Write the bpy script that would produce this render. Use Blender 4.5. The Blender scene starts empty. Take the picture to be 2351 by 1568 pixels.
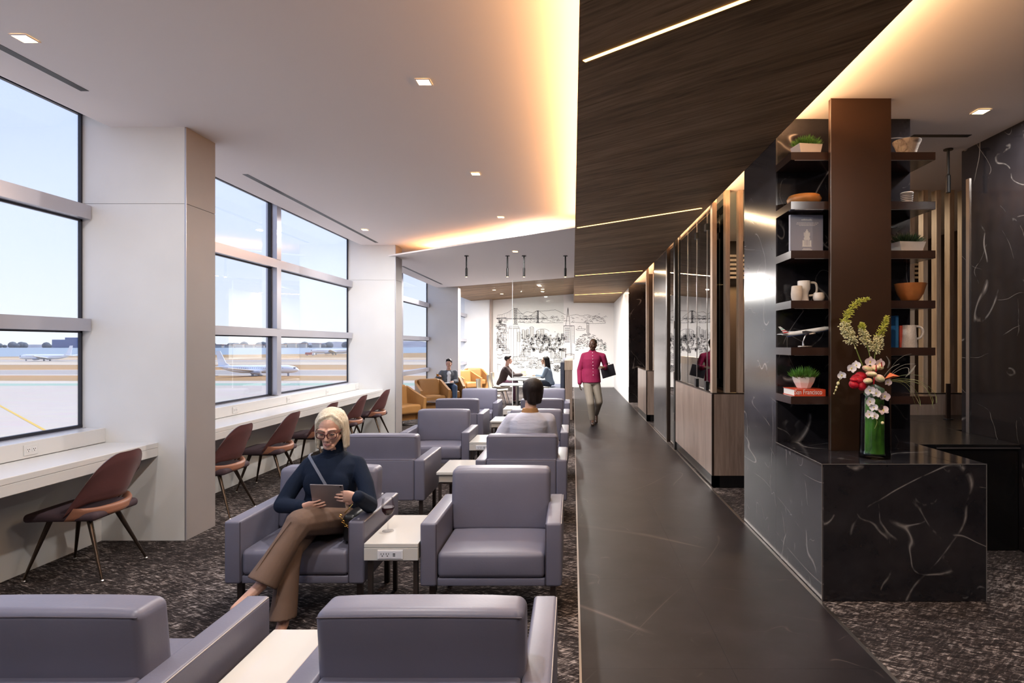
import bpy, bmesh, math, random
from mathutils import Vector, Matrix, Euler
random.seed(7)
PI = math.pi
V = Vector
C = bpy.context.scene.collection
scene = bpy.context.scene
# ------------------------------------------------------------------ camera
F, H, CX, CY = 1400.0, 1.65, 1315.0, 791.0       # focal length in px, eye height, vanishing point (2351 x 1568 frame)
cd = bpy.data.cameras.new('camera'); cam = bpy.data.objects.new('camera', cd); C.objects.link(cam)
cam.location = (0, 0, H); cam.rotation_euler = (PI/2, 0, 0)
cd.sensor_width = 36.0; cd.lens = 36.0*F/2351.0
cd.shift_x = (1175.5-CX)/2351.0; cd.shift_y = (CY-784.0)/2351.0
cd.clip_start = 0.05; cd.clip_end = 20000
scene.camera = cam
# ------------------------------------------------------------------ world, sun, exposure
w = bpy.data.worlds.new('sky'); scene.world = w; w.use_nodes = True
nt = w.node_tree; nt.nodes.clear()
tc = nt.nodes.new('ShaderNodeTexCoord'); sx = nt.nodes.new('ShaderNodeSeparateXYZ')
rp = nt.nodes.new('ShaderNodeValToRGB'); bg = nt.nodes.new('ShaderNodeBackground'); ou = nt.nodes.new('ShaderNodeOutputWorld')
nt.links.new(tc.outputs['Generated'], sx.inputs[0]); nt.links.new(sx.outputs['Z'], rp.inputs[0])
rp.color_ramp.elements[0].position = 0.0; rp.color_ramp.elements[0].color = (0.80, 0.83, 0.87, 1)
rp.color_ramp.elements[1].position = 0.55; rp.color_ramp.elements[1].color = (0.40, 0.53, 0.92, 1)
e = rp.color_ramp.elements.new(0.12); e.color = (0.66, 0.74, 0.95, 1)
nt.links.new(rp.outputs[0], bg.inputs[0]); bg.inputs[1].default_value = 0.65
nt.links.new(bg.outputs[0], ou.inputs[0])
sd = bpy.data.lights.new('sun', 'SUN'); sd.energy = 2.1; sd.angle = 0.02; sd.color = (1, 0.95, 0.87)
sun = bpy.data.objects.new('sun', sd); C.objects.link(sun); sun.rotation_euler = (math.radians(-18), math.radians(33), 0)
sun.location = (30, -20, 60)
scene.view_settings.view_transform = 'Standard'; scene.view_settings.look = 'None'
scene.view_settings.exposure = 1.25; scene.view_settings.gamma = 1.0; scene.view_settings.use_curve_mapping = False
K_DAY = 1.0
# ------------------------------------------------------------------ helpers: placing
def P(px, py, Y): return V(((px-CX)*Y/F, Y, H-(py-CY)*Y/F))
def PX(px, Y): return (px-CX)*Y/F
def PZ(py, Y): return H-(py-CY)*Y/F
# ------------------------------------------------------------------ helpers: materials
MATS = {}
def mat(name, col=(.5,.5,.5), rough=.5, metal=0.0, emit=None, estr=0.0, spec=None, coat=0.0, sheen=0.0, trans=0.0, ior=1.45, bump=0.0, bscale=60, vary=0.0, vscale=6, sss=0.0, bstretch=(1,1,1)):
    if name in MATS: return MATS[name]
    m = bpy.data.materials.new(name); m.use_nodes = True
    n = m.node_tree.nodes; L = m.node_tree.links; b = n['Principled BSDF']
    b.inputs['Base Color'].default_value = (*col, 1); b.inputs['Roughness'].default_value = rough; b.inputs['Metallic'].default_value = metal
    if spec is not None: b.inputs['Specular IOR Level'].default_value = spec
    b.inputs['Coat Weight'].default_value = coat; b.inputs['Sheen Weight'].default_value = sheen
    b.inputs['Transmission Weight'].default_value = trans; b.inputs['IOR'].default_value = ior
    if sss: b.inputs['Subsurface Weight'].default_value = sss; b.inputs['Subsurface Radius'].default_value = (.02,.008,.005); b.inputs['Subsurface Scale'].default_value = .3
    if emit: b.inputs['Emission Color'].default_value = (*emit, 1); b.inputs['Emission Strength'].default_value = estr
    if vary or bump:
        co = n.new('ShaderNodeTexCoord'); mp = n.new('ShaderNodeMapping'); mp.inputs['Scale'].default_value = bstretch
        L.new(co.outputs['Object'], mp.inputs[0])
        if vary:
            ns = n.new('ShaderNodeTexNoise'); ns.inputs['Scale'].default_value = vscale; ns.inputs['Detail'].default_value = 5
            L.new(mp.outputs[0], ns.inputs['Vector'])
            r = n.new('ShaderNodeValToRGB'); r.color_ramp.elements[0].position = .3; r.color_ramp.elements[1].position = .7
            r.color_ramp.elements[0].color = (*[c*(1-vary) for c in col], 1); r.color_ramp.elements[1].color = (*[min(1, c*(1+vary)) for c in col], 1)
            L.new(ns.outputs['Fac'], r.inputs[0]); L.new(r.outputs[0], b.inputs['Base Color'])
        if bump:
            nb = n.new('ShaderNodeTexNoise'); nb.inputs['Scale'].default_value = bscale; nb.inputs['Detail'].default_value = 3
            L.new(mp.outputs[0], nb.inputs['Vector'])
            bn = n.new('ShaderNodeBump'); bn.inputs['Strength'].default_value = bump; bn.inputs['Distance'].default_value = .01
            L.new(nb.outputs['Fac'], bn.inputs['Height']); L.new(bn.outputs[0], b.inputs['Normal'])
    MATS[name] = m
    return m
def node_mat(name):
    m = bpy.data.materials.new(name); m.use_nodes = True; MATS[name] = m
    return m, m.node_tree.nodes, m.node_tree.links, m.node_tree.nodes['Principled BSDF']
def coords(n, L, scale=(1,1,1), rot=(0,0,0), world=True):
    mp = n.new('ShaderNodeMapping'); mp.inputs['Scale'].default_value = scale; mp.inputs['Rotation'].default_value = rot
    if world:
        g = n.new('ShaderNodeNewGeometry'); L.new(g.outputs['Position'], mp.inputs[0])
    else:
        t = n.new('ShaderNodeTexCoord'); L.new(t.outputs['Object'], mp.inputs[0])
    return mp
def ramp(n, pts):
    r = n.new('ShaderNodeValToRGB'); cr = r.color_ramp
    while len(cr.elements) < len(pts): cr.elements.new(0.5)
    for e, (p, c) in zip(cr.elements, pts): e.position = p; e.color = (*c, 1) if len(c) == 3 else c
    return r
def noise(n, L, src, scale, detail=4, rough=.5, dist=0):
    t = n.new('ShaderNodeTexNoise'); t.inputs['Scale'].default_value = scale; t.inputs['Detail'].default_value = detail
    t.inputs['Roughness'].default_value = rough; t.inputs['Distortion'].default_value = dist
    L.new(src.outputs[0], t.inputs['Vector']); return t
def mixc(n, L, fac, a, b, mode='MIX'):
    x = n.new('ShaderNodeMix'); x.data_type = 'RGBA'; x.blend_type = mode
    for sock, v in ((x.inputs['Factor'], fac), (x.inputs['A'], a), (x.inputs['B'], b)):
        pass
    fi, ai, bi = x.inputs[0], x.inputs[6], x.inputs[7]
    for s, v in ((fi, fac), (ai, a), (bi, b)):
        if hasattr(v, 'node'): L.new(v, s)
        elif isinstance(v, (int, float)): s.default_value = v
        else: s.default_value = (*v, 1)
    class O: outputs = [x.outputs[2]]
    return x.outputs[2]
def math_n(n, L, op, a, b=None):
    x = n.new('ShaderNodeMath'); x.operation = op
    for i, v in enumerate((a, b)):
        if v is None: continue
        if hasattr(v, 'node'): L.new(v, x.inputs[i])
        else: x.inputs[i].default_value = v
    return x.outputs[0]
def bumpn(n, L, h, b, s=.2, d=.01):
    bn = n.new('ShaderNodeBump'); bn.inputs['Strength'].default_value = s; bn.inputs['Distance'].default_value = d
    L.new(h, bn.inputs['Height']); L.new(bn.outputs[0], b.inputs['Normal'])
def marble(name, base, base2, vein, rough, scale=1.0, vw=.006, rot=(.5,.3,.8), vm=(.50,.62), vstr=1.0, vein2=None):
    m, n, L, b = node_mat(name)
    mp = coords(n, L, rot=rot)
    facs = []
    for k, (st, sc, wd, st2) in enumerate((((.22,1.5,1.3), 1.05*scale, vw, 1.0), ((1.6,.25,1.3), 1.35*scale, vw*.8, .75), ((1.2,1.4,.2), 1.9*scale, vw*.7, .5))):
        q = n.new('ShaderNodeMapping'); q.inputs['Scale'].default_value = st; q.inputs['Rotation'].default_value = (.4*k, .9*k, 1.3*k); q.inputs['Location'].default_value = (3.1*k, 1.7*k, 0)
        L.new(mp.outputs[0], q.inputs[0])
        nz = noise(n, L, q, sc, 2, .35, .12)
        d = math_n(n, L, 'ABSOLUTE', math_n(n, L, 'SUBTRACT', nz.outputs['Fac'], .5))
        r = ramp(n, [(0, (1,1,1)), (wd*.5, (.5,.5,.5)), (wd*1.6, (0,0,0))]); L.new(d, r.inputs[0])
        nm = noise(n, L, q, 2.2*sc, 4, .6); rm = ramp(n, [(vm[0], (0,0,0)), (vm[1], (1,1,1))]); L.new(nm.outputs['Fac'], rm.inputs[0])
        facs.append(math_n(n, L, 'MULTIPLY', math_n(n, L, 'MULTIPLY', r.outputs[0], rm.outputs[0]), st2))
    f = math_n(n, L, 'MAXIMUM', math_n(n, L, 'MAXIMUM', facs[0], facs[1]), facs[2])
    f = math_n(n, L, 'MULTIPLY', f, vstr)
    nb = noise(n, L, mp, 2.5, 6, .65); rb = ramp(n, [(.3, base), (.75, base2)]); L.new(nb.outputs['Fac'], rb.inputs[0])
    L.new(mixc(n, L, f, rb.outputs[0], vein), b.inputs['Base Color'])
    b.inputs['Roughness'].default_value = rough
    return m
def wood(name, c1, c2, c3, rough, rot=0.0, sc=1.0, axis='xy', dark=None):
    # grain runs along local X after rotation about Z (axis 'xy') or along Z (axis 'z')
    m, n, L, b = node_mat(name)
    mp = coords(n, L, rot=(0, 0, rot)) if axis == 'xy' else coords(n, L, rot=(0, PI/2, 0))
    st = n.new('ShaderNodeMapping'); st.inputs['Scale'].default_value = (1.2*sc, 16*sc, 16*sc); L.new(mp.outputs[0], st.inputs[0])
    a = noise(n, L, st, 2.2, 8, .62, .6)
    st2 = n.new('ShaderNodeMapping'); st2.inputs['Scale'].default_value = (.3*sc, 3*sc, 3*sc); L.new(mp.outputs[0], st2.inputs[0])
    c = noise(n, L, st2, 1.7, 4, .5)
    f = math_n(n, L, 'ADD', math_n(n, L, 'MULTIPLY', a.outputs['Fac'], .6), math_n(n, L, 'MULTIPLY', c.outputs['Fac'], .4))
    r = ramp(n, [(.36, c1), (.5, c2), (.66, c3)]); L.new(f, r.inputs[0])
    L.new(r.outputs[0], b.inputs['Base Color']); b.inputs['Roughness'].default_value = rough
    bumpn(n, L, a.outputs['Fac'], b, .08)
    return m
def thin_glass(name, tint=(.97,.985,.98), refl=1.0, rough=0.0, ior=1.5):
    m, n, L, b = node_mat(name); n.remove(b)
    out = [x for x in n if x.type == 'OUTPUT_MATERIAL'][0]
    t = n.new('ShaderNodeBsdfTransparent'); t.inputs[0].default_value = (*tint, 1)
    g = n.new('ShaderNodeBsdfGlossy'); g.inputs['Roughness'].default_value = rough
    fr = n.new('ShaderNodeFresnel'); fr.inputs[0].default_value = ior
    mx = n.new('ShaderNodeMixShader')
    L.new(math_n(n, L, 'MULTIPLY', fr.outputs[0], refl), mx.inputs[0]); L.new(t.outputs[0], mx.inputs[1]); L.new(g.outputs[0], mx.inputs[2])
    L.new(mx.outputs[0], out.inputs[0])
    return m
# ------------------------------------------------------------------ helpers: meshes
def frame(t, up=V((0,0,1))):
    t = t.normalized()
    if abs(t.dot(up)) > .98: up = V((0,1,0)) if abs(t.y) < .9 else V((1,0,0))
    a = t.cross(up).normalized(); b = a.cross(t).normalized()
    return a, b
class MB:
    def __init__(s): s.v = []; s.f = []
    def add(s, vs, fs):
        o = len(s.v); s.v += [tuple(v) for v in vs]; s.f += [tuple(i+o for i in f) for f in fs]; return s
    def box(s, x0, x1, y0, y1, z0, z1):
        vs = [(x0,y0,z0),(x1,y0,z0),(x1,y1,z0),(x0,y1,z0),(x0,y0,z1),(x1,y0,z1),(x1,y1,z1),(x0,y1,z1)]
        return s.add(vs, [(3,2,1,0),(4,5,6,7),(0,1,5,4),(1,2,6,5),(2,3,7,6),(3,0,4,7)])
    def rbox(s, x0, x1, y0, y1, z0, z1, r=.02, k=2, m=1, fn=None):
        hs = [(x1-x0)/2, (y1-y0)/2, (z1-z0)/2]; c = V(((x0+x1)/2, (y0+y1)/2, (z0+z1)/2))
        r = min(r, *[h*.999 for h in hs]); mm = m if isinstance(m, (tuple, list)) else (m, m, m)
        ax = []
        for h, q in zip(hs, mm):
            i = h-r
            a = [-h+r*(1-math.cos(0))] if 0 else []
            a = [-i-r*math.tan(math.pi/4*(1-j/k)) for j in range(k+1)]
            a += [-i+2*i*j/q for j in range(1, q)]
            a += [i+r*math.tan(math.pi/4*(j/k)) for j in range(k+1)]
            ax.append(a)
        idx = {}; vs = []; fs = []
        def vert(i, j, l):
            key = (i, j, l)
            if key not in idx:
                p = V((ax[0][i], ax[1][j], ax[2][l])); q = V([max(-(h-r), min(h-r, t)) for h, t in zip(hs, p)])
                d = p-q
                if d.length > 1e-9: p = q+d.normalized()*r
                nrm = (p.x/hs[0], p.y/hs[1], p.z/hs[2])
                if fn: p = fn(p, nrm)
                idx[key] = len(vs); vs.append(p+c)
            return idx[key]
        N = [len(a)-1 for a in ax]
        for i in range(N[0]):
            for j in range(N[1]):
                fs.append([vert(i,j,0),vert(i,j+1,0),vert(i+1,j+1,0),vert(i+1,j,0)])
                fs.append([vert(i,j,N[2]),vert(i+1,j,N[2]),vert(i+1,j+1,N[2]),vert(i,j+1,N[2])])
        for i in range(N[0]):
            for l in range(N[2]):
                fs.append([vert(i,0,l),vert(i+1,0,l),vert(i+1,0,l+1),vert(i,0,l+1)])
                fs.append([vert(i,N[1],l),vert(i,N[1],l+1),vert(i+1,N[1],l+1),vert(i+1,N[1],l)])
        for j in range(N[1]):
            for l in range(N[2]):
                fs.append([vert(0,j,l),vert(0,j,l+1),vert(0,j+1,l+1),vert(0,j+1,l)])
                fs.append([vert(N[0],j,l),vert(N[0],j+1,l),vert(N[0],j+1,l+1),vert(N[0],j,l+1)])
        return s.add(vs, fs)
    def tube(s, pts, rad, n=8, closed=False, cap=True, flat=1.0, up=V((0,0,1))):
        pts = [V(p) for p in pts]; k = len(pts)
        rad = rad if isinstance(rad, (list, tuple)) else [rad]*k
        vs = []; fs = []
        for i, p in enumerate(pts):
            if closed: t = pts[(i+1) % k]-pts[i-1]
            else: t = pts[min(i+1, k-1)]-pts[max(i-1, 0)]
            if t.length < 1e-9: t = V((0,0,1))
            a, b = frame(t, up)
            for j in range(n):
                an = 2*PI*j/n; vs.append(p+(a*math.cos(an)+b*math.sin(an)*flat)*rad[i])
        for i in range(k if closed else k-1):
            for j in range(n):
                a0 = i*n+j; a1 = i*n+(j+1) % n; b0 = ((i+1) % k)*n+j; b1 = ((i+1) % k)*n+(j+1) % n
                fs.append((a0, a1, b1, b0))
        if cap and not closed:
            fs.append(tuple(range(n-1, -1, -1))); fs.append(tuple((k-1)*n+j for j in range(n)))
        return s.add(vs, fs)
    def lathe(s, prof, n=24, c=(0,0,0), sx=1, sy=1, fn=None):
        vs = []; fs = []; k = len(prof)
        for r, z in prof:
            for j in range(n):
                a = 2*PI*j/n; q = fn(a, r, z) if fn else 1.0
                vs.append((c[0]+r*q*math.cos(a)*sx, c[1]+r*q*math.sin(a)*sy, c[2]+z))
        for i in range(k-1):
            for j in range(n): fs.append((i*n+j, i*n+(j+1) % n, (i+1)*n+(j+1) % n, (i+1)*n+j))
        if prof[0][0] > 1e-6: fs.append(tuple(range(n-1, -1, -1)))
        if prof[-1][0] > 1e-6: fs.append(tuple((k-1)*n+j for j in range(n)))
        return s.add(vs, fs)
    def prism(s, poly, z0, z1):
        n = len(poly)
        vs = [(x, y, z0) for x, y in poly]+[(x, y, z1) for x, y in poly]
        fs = [tuple(range(n-1, -1, -1)), tuple(range(n, 2*n))]+[(i, (i+1) % n, n+(i+1) % n, n+i) for i in range(n)]
        return s.add(vs, fs)
    def ell(s, c, r, n=12, k=8, M=None):
        c = V(c); vs = []; fs = []
        for i in range(1, k):
            ph = PI*i/k
            for j in range(n):
                a = 2*PI*j/n; p = V((r[0]*math.sin(ph)*math.cos(a), r[1]*math.sin(ph)*math.sin(a), r[2]*math.cos(ph)))
                if M: p = M @ p
                vs.append(c+p)
        t = V((0,0,r[2])); b = V((0,0,-r[2]))
        if M: t = M @ t; b = M @ b
        vs += [c+t, c+b]; T = len(vs)-2; B = T+1
        for i in range(k-2):
            for j in range(n): fs.append((i*n+j, (i+1)*n+j, (i+1)*n+(j+1) % n, i*n+(j+1) % n))
        for j in range(n):
            fs.append((T, j, (j+1) % n)); fs.append((B, (k-2)*n+(j+1) % n, (k-2)*n+j))
        return s.add(vs, fs)
    def cap(s, p0, r0, p1, r1, n=10):
        p0 = V(p0); p1 = V(p1); t = p1-p0
        if t.length < 1e-6: return s.ell(p0, (r0,)*3)
        t.normalize(); pts = []; rr = []
        for q in (80, 55, 28): a = math.radians(q); pts.append(p0-t*r0*math.sin(a)); rr.append(r0*math.cos(a))
        pts += [p0, p1]; rr += [r0, r1]
        for q in (28, 55, 80): a = math.radians(q); pts.append(p1+t*r1*math.sin(a)); rr.append(r1*math.cos(a))
        a, b = frame(t); vs = []; fs = []; k = len(pts)
        for p, r in zip(pts, rr):
            for j in range(n): an = 2*PI*j/n; vs.append(p+(a*math.cos(an)+b*math.sin(an))*r)
        for i in range(k-1):
            for j in range(n): fs.append((i*n+j, i*n+(j+1) % n, (i+1)*n+(j+1) % n, (i+1)*n+j))
        fs.append(tuple(range(n-1, -1, -1))); fs.append(tuple((k-1)*n+j for j in range(n)))
        return s.add(vs, fs)
    def loft(s, secs, n=18, pw=2.0):
        vs = []; fs = []; k = len(secs)
        for c, a, b in secs:
            c = V(c); a = V(a); b = V(b)
            for j in range(n):
                an = 2*PI*j/n; ca, sa = math.cos(an), math.sin(an)
                ca = math.copysign(abs(ca)**(2/pw), ca); sa = math.copysign(abs(sa)**(2/pw), sa)
                vs.append(c+a*ca+b*sa)
        for i in range(k-1):
            for j in range(n): fs.append((i*n+j, i*n+(j+1) % n, (i+1)*n+(j+1) % n, (i+1)*n+j))
        fs.append(tuple(range(n-1, -1, -1))); fs.append(tuple((k-1)*n+j for j in range(n)))
        return s.add(vs, fs)
    def xf(s, M):
        s.v = [tuple(M @ V(v)) for v in s.v]; return s
    def mesh(s, name, m, smooth=False, fixn=True):
        me = bpy.data.meshes.new(name); me.from_pydata(s.v, [], s.f); me.update()
        if fixn:
            bm = bmesh.new(); bm.from_mesh(me); bmesh.ops.recalc_face_normals(bm, faces=bm.faces[:]); bm.to_mesh(me); bm.free()
        if m: me.materials.append(m)
        if smooth: smooth_by_angle(me, 40 if smooth is True else smooth)
        return me
    def build(s, name, m, parent=None, smooth=False, label=None, kind=None, fixn=True):
        o = bpy.data.objects.new(name, s.mesh(name, m, smooth, fixn)); C.objects.link(o)
        if parent: o.parent = parent
        if label: o['label'] = label
        if kind: o['kind'] = kind
        return o
def smooth_by_angle(me, ang):
    me.polygons.foreach_set('use_smooth', [True]*len(me.polygons))
    bm = bmesh.new(); bm.from_mesh(me); lim = math.radians(ang)
    for e in bm.edges:
        if len(e.link_faces) == 2: e.smooth = e.calc_face_angle(0) < lim
    bm.to_mesh(me); bm.free()
def tag(o, label, cat, group=None):
    o['label'] = label; o['category'] = cat
    if group: o['group'] = group
    return o
def thing(name, label, cat, loc=(0,0,0), rz=0, group=None):
    o = bpy.data.objects.new(name, None); C.objects.link(o); o.location = loc; o.rotation_euler = (0, 0, rz)
    o.empty_display_size = .1
    return tag(o, label, cat, group)
def struct(o, label=None):
    o['kind'] = 'structure'
    if label: o['label'] = label
    return o
def sthing(name, loc=(0,0,0)):
    o = bpy.data.objects.new(name, None); C.objects.link(o); o.location = loc; o['kind'] = 'structure'; return o
def copy_tree(o, parent=None):
    c = o.copy(); C.objects.link(c); c.parent = parent
    for ch in list(o.children): copy_tree(ch, c)
    return c
def place(o, loc, rz, label, group=None):
    o.location = loc; o.rotation_euler = (0, 0, rz); o['label'] = label
    if group: o['group'] = group
    return o
def area(name, loc, sx_, sy_, power, col, rot=(0,0,0), parent=None, spread=None):
    d = bpy.data.lights.new(name, 'AREA'); d.shape = 'RECTANGLE'; d.size = sx_; d.size_y = sy_; d.energy = power; d.color = col
    if spread: d.spread = spread
    o = bpy.data.objects.new(name, d); C.objects.link(o); o.location = loc; o.rotation_euler = rot
    if parent: o.parent = parent
    return o
# ================================================================== materials
def make_carpet():
    m, n, L, b = node_mat('carpet')
    mp = coords(n, L, rot=(0, 0, .45)); st = n.new('ShaderNodeMapping'); st.inputs['Scale'].default_value = (5, 26, 1); L.new(mp.outputs[0], st.inputs[0])
    a = noise(n, L, st, 2.2, 5, .65, 1.2)
    mq = coords(n, L, rot=(0, 0, -.7)); s2 = n.new('ShaderNodeMapping'); s2.inputs['Scale'].default_value = (8, 30, 1); L.new(mq.outputs[0], s2.inputs[0])
    c = noise(n, L, s2, 1.6, 5, .7, .8)
    big = noise(n, L, mp, 1.1, 3)
    f = math_n(n, L, 'ADD', math_n(n, L, 'MULTIPLY', a.outputs['Fac'], .55), math_n(n, L, 'MULTIPLY', c.outputs['Fac'], .45))
    f = math_n(n, L, 'ADD', f, math_n(n, L, 'MULTIPLY', math_n(n, L, 'SUBTRACT', big.outputs['Fac'], .5), .22))
    r = ramp(n, [(.44, (.016,.013,.013)), (.52, (.042,.034,.033)), (.565, (.15,.128,.122)), (.62, (.36,.32,.305))]); L.new(f, r.inputs[0])
    L.new(r.outputs[0], b.inputs['Base Color']); b.inputs['Roughness'].default_value = .95; b.inputs['Specular IOR Level'].default_value = .1
    bumpn(n, L, f, b, .5, .01)
    return m
CARPET = make_carpet()
STONE = marble('aisle_stone', (.011,.0092,.0108), (.024,.020,.023), (.13,.10,.09), .42, .8, .004, (0,0,.5), (.54,.66), .7)
STONE.node_tree.nodes['Principled BSDF'].inputs['Specular IOR Level'].default_value = .18
MARBLE = marble('black_marble', (.009,.008,.010), (.026,.024,.028), (.50,.47,.45), .10, 1.0, .0036, (.6,.4,.9), (.50,.60), .62)
MARBLE_LIT = marble('black_marble_lit', (.026,.025,.030), (.062,.059,.067), (.36,.33,.32), .16, 1.1, .0040, (.2,.9,.3), (.47,.58), .7)  # paler copy of the black marble, window light put into its colour
WHITE = mat('white_plaster', (.80,.785,.765), .75, bump=.03, bscale=40)
CEIL = mat('white_ceiling', (.90,.845,.83), .85)
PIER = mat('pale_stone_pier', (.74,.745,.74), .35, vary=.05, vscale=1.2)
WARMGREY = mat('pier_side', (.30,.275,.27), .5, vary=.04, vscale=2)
SILL = mat('white_solid_surface', (.66,.66,.655), .25)
UNDER = mat('grey_laminate', (.66,.66,.65), .6)
ALU = mat('pale_aluminium', (.50,.50,.56), .32, .6)
DARKFR = mat('dark_gasket', (.02,.02,.03), .4)
WCEIL = wood('walnut_ceiling', (.13,.080,.043), (.25,.155,.085), (.385,.25,.15), .65, rot=math.radians(39.7), sc=.8)
WCEIL.node_tree.nodes['Principled BSDF'].inputs['Specular IOR Level'].default_value = .2
WPANEL = wood('walnut_panel', (.20,.145,.115), (.30,.225,.185), (.40,.31,.26), .30, axis='z', sc=.6)
WSLAT = wood('oak_slat', (.30,.22,.16), (.42,.32,.24), (.52,.42,.33), .5, axis='z', sc=1.2)
BRONZE = mat('bronze_panel', (.068,.036,.022), .34, .55, vary=.15, vscale=1.0)
BRONZED = mat('dark_bronze', (.045,.030,.024), .35, .5)
BLACK = mat('black_metal', (.012,.012,.013), .4, .3)
BLACKLAM = mat('black_laminate', (.008,.008,.009), .25)
METAL = mat('brushed_steel', (.55,.53,.52), .3, 1)
TRIMM = mat('edge_trim_metal', (.35,.32,.30), .35, 1)
GLASS = thin_glass('window_glass', (.97,.985,1.0), .28)
PGLASS = thin_glass('partition_glass', (.80,.86,.85), 1.6, ior=1.6)
DGLASS = thin_glass('clear_screen_glass', (.96,.98,.97), .5)
DARKWALL = mat('dark_brown_wall', (.035,.022,.018), .5)
LED = mat('warm_led_line', (1,.8,.5), .5, emit=(1,.56,.16), estr=2.4)
LEDW = mat('downlight_glow', (1,.85,.6), .5, emit=(1,.70,.32), estr=6.0)
COVE = (1.0, .52, .21)
WARM = (1.0, .94, .90)
# ================================================================== structure
ZS, ZC, ZR = 3.27, 3.48, 3.43          # soffit, left ceiling, right ceiling
XE, XA = .032, 1.60                    # soffit left edge / aisle wall line
GX = -4.133                            # window glass plane
PX0 = -3.254                           # pier face
BAY = 6.07; Y1 = 5.13; PD = .42        # first pier front, pier depth
YM = 23.75                             # mural wall
YB = -1.7                              # back of the room
floor = struct(MB().box(GX-.05, 6.0, YB, YM+.3, -.06, -.004).build('floor', CARPET), 'dark brown flecked carpet')
# stone aisle: tiles with hairline joints
aisle = sthing('floor_aisle')
tm = None
tw = (1.575-.045)/2; tl = 1.2
for j in range(21):
    for i in range(2):
        y0 = -1.65+j*tl*.99
        x0 = .045+i*tw
        MB().box(x0+.0004, x0+tw-.0004, y0+.0004, y0+tl*.99-.0004, -.004, .0015).build('tile', STONE, aisle)
MB().box(.045, 1.575, YB, YM-.1, -.0035, -.002).build('grout', BLACKLAM, aisle)
struct(MB().box(.033, .045, YB, YM, -.004, .003).build('trim_1', TRIMM))
struct(MB().box(1.575, 1.597, YB, YM, -.004, .003).build('trim_2', TRIMM))
# ceilings
def slab(name, poly, z0, z1, m): return struct(MB().prism(poly, z0, z1).build(name, m))
slab('ceiling', [(-3.89,YB),(.6,YB),(.6,16.2),(-3.89,16.2)], ZC, ZC+.05, CEIL)
struct(MB().add([(-3.89,YB,ZC),(-3.89,YM,ZC),(GX-.02,YM,3.60),(GX-.02,YB,3.60),(-3.89,YB,ZC+.05),(-3.89,YM,ZC+.05),(GX-.02,YM,3.66),(GX-.02,YB,3.66)],
       [(0,1,2,3),(7,6,5,4),(0,4,5,1),(2,6,7,3)]).build('ceiling_window_side', CEIL))
slab('ceiling_lower', [(XE,8.45),(XE,14.70),(-3.13,16.95),(-3.86,17.4),(-3.86,11.58),(-3.2,11.05)], ZS, ZS+.025, CEIL)
slab('ceiling_right', [(1.0,YB),(6.0,YB),(6.0,YM+.3),(1.0,YM+.3)], ZR, ZR+.05, CEIL)
struct(MB().box(GX-.3, 6.3, YB-.3, YM+.6, 3.95, 4.05).build('ceiling_sun_block', WHITE))  # unseen slab added to keep the sun out of the room
# far walnut ceiling over the dining corner (slightly rising to the mural)
def quad_slab(name, q, t, m):
    vs = [V(p) for p in q]+[V(p)+V((0,0,t)) for p in q]
    return struct(MB().add(vs, [(0,1,2,3),(7,6,5,4),(0,4,5,1),(1,5,6,2),(2,6,7,3),(3,7,4,0)]).build(name, m))
farw = sthing('ceiling_far')
k = 9
for i in range(k):
    a0 = V((-3.13,16.95,ZS)).lerp(V((-3.13,YM,3.38)), i/k); a1 = V((-3.13,16.95,ZS)).lerp(V((-3.13,YM,3.38)), (i+.992)/k)
    b0 = V((XE,14.7,ZS)).lerp(V((XE,YM,3.62)), i/k); b1 = V((XE,14.7,ZS)).lerp(V((XE,YM,3.62)), (i+.992)/k)
    a0, a1 = a0+(a0-b0)*.24, a1+(a1-b1)*.24
    a0.z = max(a0.z, ZS); vs = [a0, b0, b1, a1]
    MB().add(vs+[p+V((0,0,.02)) for p in vs], [(3,2,1,0),(4,5,6,7),(0,1,5,4),(1,2,6,5),(2,3,7,6),(3,0,4,7)]).build('plank', WCEIL, farw)
# walnut soffit over the aisle: diagonal planks + led lines
SL = -.83
sof = sthing('ceiling_soffit')
pitch = .64; wv = .003
leds = [(3.51, SL), (8.48, SL), (14.37, -.66), (19.92, -.60)]
ky = int((YM-YB)/pitch)+4
def clip_poly(poly, axis, val, keep_less):
    out = []
    for i in range(len(poly)):
        a, b = poly[i], poly[(i+1) % len(poly)]
        ia = (a[axis] <= val) == keep_less; ib = (b[axis] <= val) == keep_less
        if ia: out.append(a)
        if ia != ib:
            t = (val-a[axis])/(b[axis]-a[axis]); out.append((a[0]+(b[0]-a[0])*t, a[1]+(b[1]-a[1])*t))
    return out
for i in range(ky):
    y0 = YB-.5+i*pitch
    poly = [(XE, y0+wv-SL*0), (XA, y0+wv+SL*(XA-XE)), (XA, y0+pitch-wv+SL*(XA-XE)), (XE, y0+pitch-wv)]
    poly = clip_poly(clip_poly(poly, 1, YM, True), 1, YB, False)
    if len(poly) < 3: continue
    MB().prism(poly, ZS, ZS+.012).build('plank', WCEIL, sof)
MB().box(XE+.002, XA-.002, YB, YM, ZS+.0125, ZS+.03).build('backing', BLACKLAM, sof)
struct(MB().box(XE+.001, XE+.012, 14.75, YM-.01, ZS+.031, 3.64).build('trim_3', BRONZED))
led_i = 0
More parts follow.
